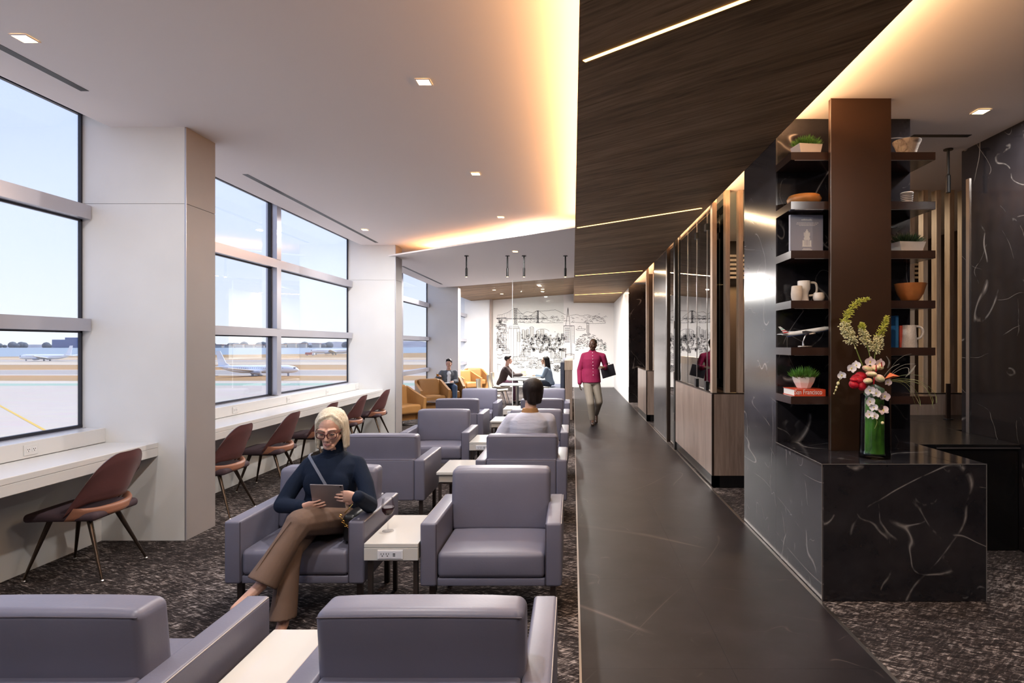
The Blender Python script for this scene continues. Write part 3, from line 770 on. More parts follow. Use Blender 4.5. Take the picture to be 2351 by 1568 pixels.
armchair(-1.765, 11.36, False, 'farthest grey armchair on the left, facing the camera')
armchair(-.470, 11.36, False, 'farthest grey armchair on the right, facing the camera, by the low walnut wall')
# ================================================================== power side tables
TTOP = mat('cream_laminate', (.58,.575,.55), .18, coat=.3)
APR = mat('beige_apron', (.52,.48,.42), .5)
def make_table():
    o = thing('side_table', 'white power table', 'table', (0,0,0), 0, 'white power tables between armchairs')
    w_, d_ = .158, .30
    MB().rbox(-w_, w_, -d_, d_, .462, .488, .004, 1).build('table_top', TTOP, o)
    fas = MB().rbox(-w_, w_, -d_, -d_+.16, .388, .4615, .003, 1).build('fascia', TTOP, o)
    MB().box(-w_+.018, w_-.018, -d_+.161, d_-.03, .392, .4615).build('apron', APR, o)
    pl = MB().rbox(-.078, .072, -d_-.006, -d_, .397, .452, .003, 1).build('outlet_plate', mat('plate_white', (.74,.76,.80), .3), o)
    MB().rbox(-.068, .062, -d_-.008, -d_-.006, .404, .445, .001, 1).build('outlet_insert', mat('plate_insert', (.66,.68,.74), .35), pl)
    for x in (-.048, -.018):
        for a, z, ww, hh in ((-.007,.430,.0015,.005),(.007,.430,.0015,.005),(0,.418,.003,.003)): MB().box(x+a-ww, x+a+ww, -d_-.0088, -d_-.008, z-hh, z+hh).build('slot', BLACK, pl)
    for z in (.430, .419): MB().box(.014, .028, -d_-.0088, -d_-.008, z-.0025, z+.0025).build('usb_slot', BLACK, pl)
    for sx_ in (-1, 1):
        for sy_ in (-1, 1): MB().box(sx_*(w_-.024)-.013, sx_*(w_-.024)+.013, sy_*(d_-.05)-.013, sy_*(d_-.05)+.013, 0, .3715).build('leg', LEGM, o)
    f = MB()
    for s in (-1, 1): f.box(-w_+.012, w_-.012, s*(d_-.05)-.011, s*(d_-.05)+.011, .372, .3875); f.box(s*(w_-.024)-.011, s*(w_-.024)+.011, -d_+.062, d_-.062, .372, .3875)
    f.build('leg_frame', LEGM, o)
    return o
tb0 = make_table()
tabs = [(-1.062, 2.19, PI, 'white power table at the bottom edge between the two nearest armchairs'), (-1.062, 3.86, 0, 'white power table with the wine glass on it'),
        (-1.085, 5.85, PI, 'white power table behind the wine glass table, thin edged and turned away'), (-1.075, 7.56, 0, 'white power table with sockets beyond the man in white'),
        (-1.095, 9.55, PI, 'white power table by the left hand of the man in white'), (-1.10, 11.28, 0, 'farthest white power table between the armchairs')]
for i, (x, y, r, lb) in enumerate(tabs):
    place(tb0 if i == 0 else copy_tree(tb0), (x, y, 0), r, lb)
# ================================================================== plum counter chairs
PLUM = mat('plum_leather', (.125,.052,.052), .38, bump=.03, bscale=80, vary=.08, vscale=5)
PLUMS = mat('plum_seat_fabric', (.060,.036,.045), .8, bump=.1, bscale=200)
COGN = mat('cognac_leather', (.33,.15,.095), .4)
LEGC = mat('smoked_bronze_leg', (.085,.062,.048), .25, .85)
def make_counter_chair():
    o = thing('counter_chair', 'plum chair', 'chair', (0,0,0), 0, 'plum leather counter chairs')
    def cr(p, q):
        fr = max(0, -q[1]); p = V(p)
        p.x *= (1.0-.10*fr*fr-.12*max(0, q[1])**2); p.z += .012*(1-q[0]**2)*(1-q[1]**2)-.012*fr**3
        return p
    MB().rbox(-.255, .255, -.275, .225, .415, .475, .028, 3, (6,6,1), cr).build('seat', PLUMS, o, smooth=80)
    # back shell: shield shaped, curved, thick, wraps forward, arched underside
    def shell(th0, th1, zlo, zhi, nm, m, prof, seg_u=22, seg_v=14):
        vs = []; fs = []; nu, nv = seg_u, seg_v
        def pt(u, v, off):
            hw, bot, top, r, lean = prof(u, v)
            x = hw*math.sin(u*1.25)/math.sin(1.25); z = bot+(top-bot)*v
            y = .235+lean-(.27*(1-math.cos(u*1.25)))*(1.0-.35*v)
            nr = V((math.sin(u*.9)*.8, math.cos(u*.9), .15)).normalized()
            return V((x, y, z))+nr*off
        for off in (0, th0):
            for j in range(nv+1):
                for i in range(nu+1):
                    u = -1+2*i/nu; v = j/nv; ed = min(1, (1-abs(u))*6, v*5+.15, (1-v)*5+.15); ed = max(.35, ed)
                    vs.append(pt(u, v, (-.5+ (off/th0))*th0*ed))
        k = (nu+1)*(nv+1)
        for j in range(nv):
            for i in range(nu):
                a = j*(nu+1)+i; fs.append((a, a+1, a+nu+2, a+nu+1)); fs.append((k+a, k+a+nu+1, k+a+nu+2, k+a+1))
        rim = [i for i in range(nu+1)]+[(j+1)*(nu+1)-1 for j in range(1, nv+1)]+[nv*(nu+1)+i for i in range(nu-1, -1, -1)]+[j*(nu+1) for j in range(nv-1, 0, -1)]
        for q in range(len(rim)): a, b = rim[q], rim[(q+1) % len(rim)]; fs.append((a, k+a, k+b, b))
        return MB().add(vs, fs)
    def pback(u, v):
        au = abs(u)
        top = .872-.30*max(0, au-.25)**1.7
        bot = .535-.085*max(0, (au-.55)/.45)**1.5
        return .262+.035*(1-v)*0, bot, max(top, bot+.03), 0, .075*v+.02*v*v-.02
    shell(.034, 0, 0, 0, 'b', None, pback).build('backrest', PLUM, o, smooth=70)
    def phip(u, v):
        return .262, .425, .50+.03*max(0, abs(u)-.5), 0, -.012
    shell(.045, 0, 0, 0, 'b', None, phip, 18, 5).build('hip_roll', COGN, o, smooth=70)
    for sx_ in (-1, 1):
        for sy_ in (-1, 1):
            a = V((sx_*.13, sy_*.13-.02, .42)); b = V((sx_*.228, sy_*.262+(.01 if sy_ > 0 else 0), .012))
            lg = MB().tube([a, b], [.019, .008], 10).build('leg', LEGC, o, smooth=60)
            MB().lathe([(.011,0),(.012,.006),(.007,.012)], 10, (b.x, b.y, 0)).build('glide', METAL, lg)
    MB().box(-.15, .15, -.16, .14, .395, .4155).build('seat_frame', BLACK, o)
    return o
cc0 = make_counter_chair()
ccs = [(4.47, 'plum leather chair alone at the nearest window counter'), (5.97, 'plum chair half hidden behind the large white pier'), (7.04, 'second plum chair along the long counter'),
       (8.2, 'plum chair just left of the woman\'s head'), (9.39, 'plum chair seen behind the woman\'s head'), (10.57, 'farthest plum chair, at the end of the long counter')]
for i, (y, lb) in enumerate(ccs):
    place(cc0 if i == 0 else copy_tree(cc0), (-3.50 if i else -3.56, y, 0), -PI/2+(.0 if i % 2 else .03), lb)
# ================================================================== tan tub chairs
TAN = mat('tan_leather', (.34,.17,.055), .42, bump=.03, bscale=70, vary=.08, vscale=4)
def make_tub():
    o = thing('tub_chair', 'tan tub chair', 'armchair', (0,0,0), 0, 'tan leather tub chairs')
    # U shaped flared wall
    path = []; 
    for i in range(25):
        t = -1+2*i/24
        if abs(t) > .45: x = math.copysign(.34+.02*(abs(t)-.45), t); y = .14-(abs(t)-.45)/.55*.47
        else: a = t/.45*PI/2; x = .34*math.sin(a); y = .14+.22*math.cos(a)
        path.append((t, x, y))
    vs = []; fs = []
    zs = [.12, .2, .4, .6, 1.0]
    for off in (0, 1):
        for t, x, y in path:
            top = .80-.24*max(0, (abs(t)-.30)/.70)**.8
            nx, ny = x, y-.14*(abs(t) < .45)
            l = math.hypot(x, (y-.14) if y > .14 else 0) or 1; dx, dy = x/l, ((y-.14)/l if y > .14 else 0)
            for z in zs:
                q = (z-.12)/.88; zz = .12+(top-.12)*q; fl = .055*math.sqrt(q)
                wd = -.085*(1-.3*q)
                k2 = fl+(wd if off else 0)-.03
                vs.append((x+dx*k2, y+dy*k2, zz))
    n, k = len(zs), len(path); S = n*k
    for i in range(k-1):
        for j in range(n-1):
            a = i*n+j; fs.append((a, a+n, a+n+1, a+1)); fs.append((S+a, S+a+1, S+a+n+1, S+a+n))
        fs.append((i*n+n-1, (i+1)*n+n-1, S+(i+1)*n+n-1, S+i*n+n-1)); fs.append((i*n, S+i*n, S+(i+1)*n, (i+1)*n))
    for i in (0, k-1):
        for j in range(n-1): fs.append((i*n+j, i*n+j+1, S+i*n+j+1, S+i*n+j))
    MB().add(vs, fs).build('tub_shell', TAN, o, smooth=50)
    MB().rbox(-.255, .255, -.34, .22, .25, .43, .05, 3, 4, lambda p, q: p+V((0,0,.015*(1-q[0]**2)*(q[2] > 0)))).build('seat_cushion', TAN, o, smooth=70)
    MB().rbox(-.255, .255, .13, .27, .40, .815, .05, 3, 4, lambda p, q: p+V((0,.12*p.z,0))).build('back_cushion', TAN, o, smooth=70)
    MB().box(-.2, .2, -.2, .2, .12, .249).build('seat_base', TAN, o)
    MB().lathe([(.03,.03),(.03,.12)], 12).build('swivel_post', METAL, o)
    for i in range(4):
        a = PI/4+i*PI/2; MB().tube([(0,0,.03),(.27*math.cos(a),.27*math.sin(a),.012)], [.016,.011], 8).build('foot', METAL, o)
    return o
tc0 = make_tub()
tubs = [(-3.50, 12.45, .9, 'tan tub chair cut by the white pier, nearest of the tan chairs'), (-3.42, 14.75, .55, 'tan tub chair facing the camera beside the third window'), (-3.28, 16.15, .35, 'tan tub chair in which the man in the blazer sits'),
        (-3.45, 19.9, .8, 'tan tub chair just past the third pier'), (-3.42, 21.5, .5, 'farthest tan tub chair against the white wall')]
for i, (x, y, r, lb) in enumerate(tubs): place(tc0 if i == 0 else copy_tree(tc0), (x, y, 0), r, lb)
# low round table among the tub chairs
t = thing('coffee_table', 'low round table with a steel base between the tan chairs', 'table', (-2.9, 13.3, 0))
MB().lathe([(.27,.40),(.275,.41),(.27,.42)], 28).build('table_top', mat('smoked_top', (.10,.09,.09), .15), t, smooth=40); MB().lathe([(.025,.02),(.025,.40)], 12).build('post', METAL, t); MB().lathe([(.20,0),(.19,.012),(.03,.02)], 24).build('base', METAL, t)
# ================================================================== dining corner
hw = sthing('wall_low_walnut'); hw['label'] = 'low walnut wall at the edge of the dining corner'
MB().box(-.17, -.012, 13.35, 18.6, .0, 1.09).build('body', WPANEL, hw)
MB().box(-.18, -.002, 13.34, 18.61, 1.091, 1.30).build('cap', WSLAT, hw)
BEN = mat('slate_blue_fabric', (.055,.06,.095), .8)
bn = thing('bench', 'slate blue banquette along the low walnut wall', 'bench', (0,0,0))
MB().rbox(-.66, -.28, 13.7, 18.5, .28, .46, .03, 2).build('seat', BEN, bn, smooth=50); MB().rbox(-.279, -.184, 13.7, 18.5, .28, 1.25, .03, 2).build('backrest', BEN, bn, smooth=50)
MB().box(-.62, -.21, 13.75, 18.45, 0, .279).build('plinth', BLACKLAM, bn)
DTOP = mat('pale_table_top', (.78,.80,.80), .2)
def make_dt():
    o = thing('dining_table', 'pale table', 'table', (0,0,0), 0, 'pale dining tables')
    MB().rbox(-.38, .38, -.33, .33, .722, .752, .01, 2).build('table_top', DTOP, o, smooth=40)
    MB().lathe([(.035,.03),(.035,.70)], 14).build('column', METAL, o); MB().lathe([(.09,.70),(.09,.7215)], 14).build('mounting_plate', METAL, o)
    MB().rbox(-.22, .22, -.22, .22, 0, .03, .01, 1).build('base', METAL, o)
    return o
dt0 = make_dt()
for i, (y, lb) in enumerate(((13.95,'nearest pale dining table, behind the man in white'), (15.9,'middle pale dining table'), (17.2,'pale dining table at which the couple sits'))):
    place(dt0 if i == 0 else copy_tree(dt0), (-1.27, y, 0), 0, lb)
CREAM = mat('cream_shell', (.62,.57,.45), .5)
def make_dc():
    o = thing('dining_chair', 'cream shell chair', 'chair', (0,0,0), 0, 'cream dining chairs')
    vs = []; fs = []; nu, nv = 14, 12
    for off in (0, .018):
        for j in range(nv+1):
            for i in range(nu+1):
                u = -1+2*i/nu; v = j/nv
                if v < .45: q = v/.45; y = -.24+.42*q; z = .46-.02*math.sin(q*PI); hw_ = .22+.02*q; crv = .03*u*u
                else: q = (v-.45)/.55; y = .18+.10*q+.02*math.sin(q*PI); z = .46+.40*q**1.0; hw_ = (.24-.10*q**2.2); crv = 0
                yy = y-(.10*u*u*(max(0, v-.35)))
                vs.append((hw_*u, yy+ (off if v > .45 else 0), z+crv-(off if v <= .45 else 0)))
    k = (nu+1)*(nv+1)
    for j in range(nv):
        for i in range(nu): a = j*(nu+1)+i; fs.append((a, a+1, a+nu+2, a+nu+1)); fs.append((k+a, k+a+nu+1, k+a+nu+2, k+a+1))
    rim = [i for i in range(nu+1)]+[(j+1)*(nu+1)-1 for j in range(1, nv+1)]+[nv*(nu+1)+i for i in range(nu-1, -1, -1)]+[j*(nu+1) for j in range(nv-1, 0, -1)]
    for q in range(len(rim)): a, b = rim[q], rim[(q+1) % len(rim)]; fs.append((a, k+a, k+b, b))
    MB().add(vs, fs).build('shell', CREAM, o, smooth=60)
    for sx_ in (-1, 1):
        for sy_ in (-1, 1): MB().tube([(sx_*.10,sy_*.10,.435),(sx_*.21,sy_*.21,0)], [.014,.009], 8).build('leg', METAL, o)
    MB().box(-.12, .12, -.12, .12, .42, .436).build('seat_frame', METAL, o)
    return o
dc0 = make_dc()
for i, (x, y, lb) in enumerate(((-1.92,13.95,'cream shell chair at the nearest dining table'), (-1.95,15.9,'cream shell chair at the middle dining table'), (-2.02,17.2,'cream shell chair in which the man in the brown shirt sits'))):
    place(dc0 if i == 0 else copy_tree(dc0), (x, y, 0), PI/2, lb)
# glass screen between lounge and dining corner
g = thing('glass_screen', 'clear frameless glass screen standing behind the last grey armchairs', 'glass screen', (-.65, 12.6, 0))
MB().box(-.59, .46, -.006, .006, .02, 2.98).build('pane', DGLASS, g)
MB().box(-.60, -.5905, -.008, .008, .02, 2.98).build('edge', mat('glass_edge_white', (.85,.88,.86), .3), g)
MB().box(-.59, .46, -.02, .02, 0, .0195).build('floor_channel', METAL, g)
# ================================================================== marble reception desk and shelving fin
DX0, DX1, DYF, DZ = 1.603, 2.661, 3.922, .882
FY = 4.81
dk = thing('reception_desk', 'black veined marble desk block with the flower vase on top', 'desk', (0,0,0))
MB().box(DX0+.012, DX1-.012, DYF+.012, FY-.002, 0, DZ-.021).build('core', BLACKLAM, dk)
MB().box(DX0+.0115, DX1, DYF, DYF+.0115, 0, DZ-.0205).build('front_panel', MARBLE, dk)
MB().box(DX0, DX0+.0112, DYF, FY-.002, 0, DZ-.0205).build('side_panel', MARBLE_LIT, dk)
MB().box(DX1-.0115, DX1, DYF+.012, FY-.002, 0, DZ-.0205).build('side_panel', MARBLE, dk)
ja, jb = (2.10, DYF), (1.75, FY-.002)
def desk_top(poly, nm): MB().prism(poly, DZ-.02, DZ).build(nm, MARBLE, dk)
desk_top([(DX0,DYF),(2.02,DYF),(1.70,FY-.002),(DX0,FY-.002)], 'top_slab')
desk_top([(2.024,DYF),(2.50,DYF),(2.34,FY-.002),(1.704,FY-.002)], 'top_slab')
desk_top([(2.504,DYF),(DX1,DYF),(DX1,FY-.002),(2.344,FY-.002)], 'top_slab')
EDG = mat('polished_edge', (.30,.28,.27), .25, .6)
for x0, x1, y0, y1, z0, z1 in ((DX0-.002,DX1+.001,DYF-.003,DYF-.0003,DZ-.004,DZ+.001),(DX0-.003,DX0-.0003,DYF-.003,FY,DZ-.004,DZ+.001),(DX0-.003,DX0+.002,DYF-.003,DYF-.0003,0,DZ-.0045),(DX1-.003,DX1+.002,DYF-.003,DYF-.0003,0,DZ-.0045)):
    MB().box(x0, x1, y0, y1, z0, z1).build('edge_trim', EDG, dk)
fin = sthing('wall_shelving_fin'); fin['label'] = 'tall black marble fin behind the desk'
MB().box(DX0+.0125, DX1, FY, 5.70, 0, ZR-.001).build('marble_body', MARBLE, fin)
MB().box(DX0, DX0+.012, FY, 5.70, 0, ZR-.001).build('aisle_panel', MARBLE_LIT, fin)
BX0, BX1, BY = PX(1908, 4.407), PX(2046, 4.407), 4.407
SYF = 4.473
fb = sthing('wall_bronze_panel'); fb['label'] = 'tall bronze panel between the shelves'
MB().box(BX0, BX1, BY, SYF-.022, DZ+.001, ZR-.001).build('bronze_panel', BRONZE, fb)
MB().box(BX0-.004, BX0-.0003, BY-.002, BY+.004, DZ+.001, ZR-.001).build('edge_trim', TRIMM, fb)
SHM = mat('espresso_shelf', (.040,.022,.018), .16)
SZ = [3.062, 2.700, 2.340, 1.973, 1.628, 1.270]
ORD = ['topmost', 'second', 'third', 'fourth', 'fifth', 'lowest']
for i, z in enumerate(SZ):
    for x0, x1, sd in ((DX0-.002, BX0+.12, 'left'), (BX1-.12, DX1, 'right')):
        s = thing('wall_shelf', '%s dark brown shelf %s of the bronze panel' % (ORD[i], sd), 'shelf', (0,0,0), 0, 'dark shelves beside the bronze panel')
        MB().box(x0, x1, SYF, FY-.001, z-.057, z).build('board', SHM, s)
        MB().box(x0+.03, x1-.01, SYF+.004, SYF+.012, z-.060, z-.0575).build('light_channel', TRIMM, s)
# black host counter beyond, with its metal strip
hc = thing('host_counter', 'low black host counter behind the marble desk', 'counter', (0,0,0))
MB().box(2.72, 3.57, 4.89, 6.88, 0, .81).build('body', BLACKLAM, hc); MB().rbox(2.70, 3.573, 4.87, 6.9, .811, .853, .004, 1).build('top', BLACKLAM, hc)
MB().box(3.576, 4.78, 5.72, 6.88, 0, .81).build('wing', BLACKLAM, hc); MB().rbox(3.574, 4.8, 5.70, 6.9, .811, .853, .004, 1).build('wing_top', BLACKLAM, hc)
MB().box(PX(2150,4.87), PX(2342,4.87), 4.862, 4.8695, .818, .828).build('pull_rail', METAL, hc)
MB().box(2.74, 3.56, 4.905, 6.2, -.003, .0005).build('plinth', BLACKLAM, hc)
t = thing('display_stand', 'slim dark upright post standing on the host counter', 'stand', (PX(2177,6.5), 6.5, .8535))
MB().lathe([(.05,0),(.05,.008)], 16).build('base', BLACK, t); MB().box(-.02, .02, -.012, .012, .008, .38).build('post', BRONZED, t)
# ================================================================== things on the shelves
CER = mat('white_ceramic', (.74,.71,.68), .3); CERM = mat('matte_stoneware', (.60,.54,.48), .6, vary=.06, vscale=30)
GRASS = mat('artificial_grass', (.09,.24,.035), .5, vary=.5, vscale=60); GRASSD = mat('dark_artificial_grass', (.035,.07,.03), .5, vary=.5, vscale=60)
def sh(px, i, dy=.0, Y=4.63): return V((PX(px, Y), Y+dy, SZ[i]))
def grass(parent, r, z0, h, n, m, sx_=1, sy_=1, seed=0):
    rnd = random.Random(seed); b = MB()
    for i in range(n):
        a = rnd.uniform(0, 2*PI); q = math.sqrt(rnd.random())*r; x, y = q*math.cos(a)*sx_, q*math.sin(a)*sy_
        ln = h*rnd.uniform(.55, 1.05)*(1.05-.5*(q/r)**2); tx, ty = math.cos(a)*q*.9+rnd.uniform(-.02,.02), math.sin(a)*q*.9+rnd.uniform(-.02,.02)
        p0 = V((x*.6, y*.6, z0)); p1 = V((x+tx*.25, y+ty*.25, z0+ln*.6)); p2 = V((x+tx*.6, y+ty*.6, z0+ln))
        w_ = .0045; d = V((-math.sin(a+i), math.cos(a+i), 0))*w_
        b.add([p0-d, p0+d, p1-d*.9, p1+d*.9, p2], [(0,1,3,2),(2,3,4)])
    b.build('grass', m, parent, kind='stuff', fixn=False)
def square_pot(o, wt, wb, h, m, dt=None, db=None):
    dt = dt or wt; db = db or wb; b = MB()
    o0 = [(-wb,-db,0),(wb,-db,0),(wb,db,0),(-wb,db,0)]; o1 = [(-wt,-dt,h),(wt,-dt,h),(wt,dt,h),(-wt,dt,h)]
    t = .008; o2 = [(-wt+t,-dt+t,h),(wt-t,-dt+t,h),(wt-t,dt-t,h),(-wt+t,dt-t,h)]; o3 = [(-wb,-db,h*.75),(wb,-db,h*.75),(wb,db,h*.75),(-wb,db,h*.75)]
    b.add(o0+o1+o2+o3, [(3,2,1,0)]+[(i,(i+1)%4,4+(i+1)%4,4+i) for i in range(4)]+[(4+i,4+(i+1)%4,8+(i+1)%4,8+i) for i in range(4)]+[(8+i,8+(i+1)%4,12+(i+1)%4,12+i) for i in range(4)]+[(12,13,14,15)])
    b.build('pot', m, o)
t = thing('potted_grass', 'green grass in a square white pot on the topmost left shelf', 'plant', sh(1851, 0), .15, 'potted grasses on the shelves')
square_pot(t, .092, .075, .092, CER, .07, .06); grass(t, .085, .075, .10, 420, GRASS, 1, .75, 1)
t = thing('wooden_bowl', 'shallow orange wooden bowl on the second left shelf', 'bowl', sh(1846, 1))
WB = mat('turned_wood', (.46,.20,.055), .35, vary=.2, vscale=8)
MB().lathe([(.09,0),(.118,.02),(.126,.05),(.112,.075),(.10,.078),(.105,.06),(.10,.03),(.0,.02)], 32).build('bowl', WB, t, smooth=50)
def text_mesh(body, size, m, parent, name, M_, ext=.0004, align='CENTER'):
    cu = bpy.data.curves.new(name, 'FONT'); cu.body = body; cu.size = size; cu.align_x = align; cu.extrude = ext
    tmp = bpy.data.objects.new(name, cu); C.objects.link(tmp)
    dg = bpy.context.evaluated_depsgraph_get(); me = bpy.data.meshes.new_from_object(tmp.evaluated_get(dg))
    bpy.data.objects.remove(tmp); bpy.data.curves.remove(cu)
    me.transform(M_); me.materials.clear(); me.materials.append(m)
    o = bpy.data.objects.new(name, me); C.objects.link(o); o.parent = parent
    return o
FACE = Matrix.Rotation(PI/2, 4, 'X')      # text in XZ plane, reading from -Y
BKC = mat('blue_grey_cover', (.30,.33,.44), .4); PAPER = mat('book_paper', (.78,.76,.72), .8); PRW = mat('cover_print', (.72,.75,.78), .5)
t = thing('art_book', 'blue grey book with a pale monument on its cover, standing on the third left shelf', 'book', sh(1849, 2, -.03), .06)
bw, bh = .125, .288
MB().box(-bw, bw, 0, .004, 0, bh).build('cover', BKC, t); MB().box(-bw+.003, bw-.003, .0042, .024, .003, bh-.003).build('pages', PAPER, t); MB().box(-bw, bw, .0242, .028, 0, bh).build('back_cover', BKC, t); MB().box(-bw-.003, -bw-.0003, 0, .028, 0, bh).build('spine', BKC, t)
pr = MB(); rnd = random.Random(5)
x = -.042
while x < .038:                                   # heavy title line, too small to read
    w_ = rnd.choice([.004,.005,.006]); hh = rnd.choice([.008,.008,.012]); pr.box(x, x+w_, -.0006, -.0001, .246, .246+hh); x += w_+.002
for z, x0, x1 in ((.226,-.078,.078),(.216,-.082,.080),(.206,-.06,.062)):
    x = x0
    while x < x1: w_ = rnd.uniform(.005,.013); pr.box(x, x+w_, -.0006, -.0001, z, z+.0045); x += w_+.003
for z, x0, x1 in ((.030,-.028,.028),(.022,-.036,.036)):
    x = x0
    while x < x1: w_ = rnd.uniform(.005,.010); pr.box(x, x+w_, -.0006, -.0001, z, z+.005); x += w_+.002
pr.build('cover_lettering', PRW, t)
mn = MB()
for x0, x1, z0, z1 in ((-.036,.036,.048,.056),(-.034,-.020,.056,.096),(.020,.034,.056,.096),(-.017,-.009,.056,.10),(-.004,.004,.056,.10),(.009,.017,.056,.10),(-.024,.024,.10,.116),(-.020,.020,.116,.150),(-.024,-.014,.13,.156),(.014,.024,.13,.156),(-.012,.012,.15,.166),(-.005,.005,.166,.178)): mn.box(x0, x1, -.0006, -.0001, z0, z1)
mn.build('cover_picture', PRW, t)
def bez(pts, n=24):
    out = []; k = len(pts)-1
    for i in range(n+1):
        t = i/n*k; j = min(int(t), k-1); u = t-j
        p0 = pts[max(j-1, 0)]; p1 = pts[j]; p2 = pts[j+1]; p3 = pts[min(j+2, k)]
        out.append(.5*((2*p1)+(p2-p0)*u+(2*p0-5*p1+4*p2-p3)*u*u+(3*p1-p0-3*p2+p3)*u**3))
    return out
def handle(o, pts, r, m): MB().tube(bez([V(p) for p in pts], 24), r, 10, up=V((0,1,0))).build('handle', m, o, smooth=60)
t = thing('stoneware_vase', 'small beige stoneware vase left of the white jug on the fourth left shelf', 'vase', sh(1825, 3, -.04))
MB().lathe([(.032,0),(.041,.03),(.043,.06),(.038,.115),(.034,.118),(.030,.11),(.0,.10)], 28).build('body', CERM, t, smooth=50)
t = thing('white_jug', 'tall white jug with a looped handle on the fourth left shelf', 'jug', sh(1849, 3, .03))
MB().lathe([(.040,0),(.038,.01),(.031,.05),(.036,.08),(.046,.10),(.047,.16),(.044,.163),(.042,.15),(.0,.10)], 28).build('body', CER, t, smooth=50)
handle(t, [(.04,0,.148),(.065,0,.15),(.088,0,.145),(.098,0,.12),(.096,0,.08),(.075,0,.055),(.036,0,.05)], .009, CER)
t = thing('round_cup', 'small round white cup right of the white jug on the fourth left shelf', 'cup', sh(1874, 3, -.05))
MB().lathe([(.028,0),(.040,.015),(.043,.035),(.038,.062),(.034,.066),(.031,.06),(.0,.03)], 28).build('body', CER, t, smooth=50)
# model aircraft
t = thing('model_airplane', 'small model airliner with a red and white tail on a curved stand, fifth left shelf', 'model airplane', sh(1841, 4, -.06, 4.60))
L_ = .37; A = math.radians(9); ax = V((math.cos(A), 0, math.sin(A))); up = V((-math.sin(A), 0, math.cos(A))); c0 = V((.01, 0, .118))
MW = mat('model_white', (.70,.76,.82), .2)
secs = []
for u, q in ((-.5,.1),(-.44,.45),(-.3,.9),(-.2,1),(.38,1),(.45,.75),(.49,.4),(.5,.12)): secs.append((c0+ax*u*L_+up*(.006*(1-q) if u < 0 else -.003*(1-q)), V((0,.0165*q,0)), up*.0165*q))
MB().loft(secs, 16).build('fuselage', MW, t, smooth=60)
for sd in (-1, 1):
    pts = [c0+ax*.05+V((0,sd*.012,0))-up*.008, c0-ax*.035+V((0,sd*.012,0))-up*.008, c0-ax*.085+V((0,sd*.15,0))+up*.015, c0-ax*.065+V((0,sd*.15,0))+up*.015]
    MB().add([p-up*.002 for p in pts]+[p+up*.002 for p in pts], [(0,1,2,3),(7,6,5,4),(0,4,5,1),(1,5,6,2),(2,6,7,3),(3,7,4,0)]).build('wing', MW, t)
    pts = [c0-ax*.135+V((0,sd*.008,0))+up*.006, c0-ax*.175+V((0,sd*.008,0))+up*.006, c0-ax*.20+V((0,sd*.06,0))+up*.012, c0-ax*.182+V((0,sd*.06,0))+up*.012]
    MB().add([p-up*.0015 for p in pts]+[p+up*.0015 for p in pts], [(0,1,2,3),(7,6,5,4),(0,4,5,1),(1,5,6,2),(2,6,7,3),(3,7,4,0)]).build('tailplane', MW, t)
    e0 = c0+ax*.045+V((0,sd*.05,0))-up*.02
    MB().loft([(e0, V((0,.007,0)), up*.007), (e0-ax*.02, V((0,.009,0)), up*.009), (e0-ax*.045, V((0,.006,0)), up*.006)], 12).build('engine', METAL, t, smooth=50)
def fin_stripe(a, b, m, nm):
    q0, q1 = V((-.128,0,.014)), V((-.168,0,.014)); r0, r1 = V((-.185,0,.068)), V((-.20,0,.068))
    def w3(p): return c0+ax*p.x+up*p.z+V((0,p.y,0))
    pts = [w3(q0.lerp(r0, a)), w3(q1.lerp(r1, a)), w3(q1.lerp(r1, b)), w3(q0.lerp(r0, b))]; y = V((0,.0018,0))
    MB().add([p-y for p in pts]+[p+y for p in pts], [(0,1,2,3),(7,6,5,4),(0,4,5,1),(1,5,6,2),(2,6,7,3),(3,7,4,0)]).build(nm, m, t)
MR = mat('model_red', (.45,.05,.06), .3); MBL = mat('model_blue', (.05,.10,.30), .3)
for a, b, m in ((0,.16,MR),(.16,.28,MW),(.28,.42,MR),(.42,.55,MW),(.55,.68,mat('model_teal', (.25,.5,.48), .3)),(.68,1,MW)): fin_stripe(a, b, m, 'fin')
MB().tube([c0-ax*.15-up*.0145, c0-up*.0175, c0+ax*.16-up*.0155], [.003,.004,.003], 6).build('belly_stripe', MBL, t)
MB().tube([(-.01,0,.014),(-.012,0,.04),(-.004,0,.07),(.012,0,.102)], [.010,.006,.005,.004], 10).build('stand_arm', METAL, t, smooth=60)
MB().rbox(-.045, .045, -.03, .03, 0, .014, .006, 2).build('stand_base', METAL, t, smooth=50)
# red book + potted grass
t = thing('red_book', 'red book lying flat with San Francisco on its spine, lowest left shelf', 'book', (PX(1848, 4.5), 4.49, SZ[5]), 0)
RED = mat('red_cover', (.62,.075,.03), .4); hwk = .176
x0b, x1b = DX0+.028-t.location.x, BX0-.007-t.location.x
MB().box(x0b, x1b, 0, .24, 0, .004).build('cover', RED, t); MB().box(x0b, x1b, 0, .24, .046, .050).build('cover', RED, t); MB().box(x0b, x1b, -.004, -.0003, 0, .050).build('spine', RED, t)
MB().box(x0b+.004, x1b-.004, .0005, .236, .0045, .0455).build('pages', PAPER, t)
text_mesh('San Francisco', .050, PRW, t, 'spine_lettering', Matrix.Translation((.020, -.0046, .014)) @ FACE @ Matrix.Scale(.74, 4, (1,0,0)), .0006)
pr = MB()
for i in range(5): pr.box(x0b+.025, x0b+.036, -.0048, -.0042, .008+i*.007, .011+i*.007)
pr.build('spine_marks', mat('spine_mark_dark', (.45,.25,.18), .5), t)
t = thing('potted_grass', 'bright green grass in a white pot standing on the red book', 'plant', (PX(1845, 4.60), 4.60, SZ[5]+.0505), .12, 'potted grasses on the shelves')
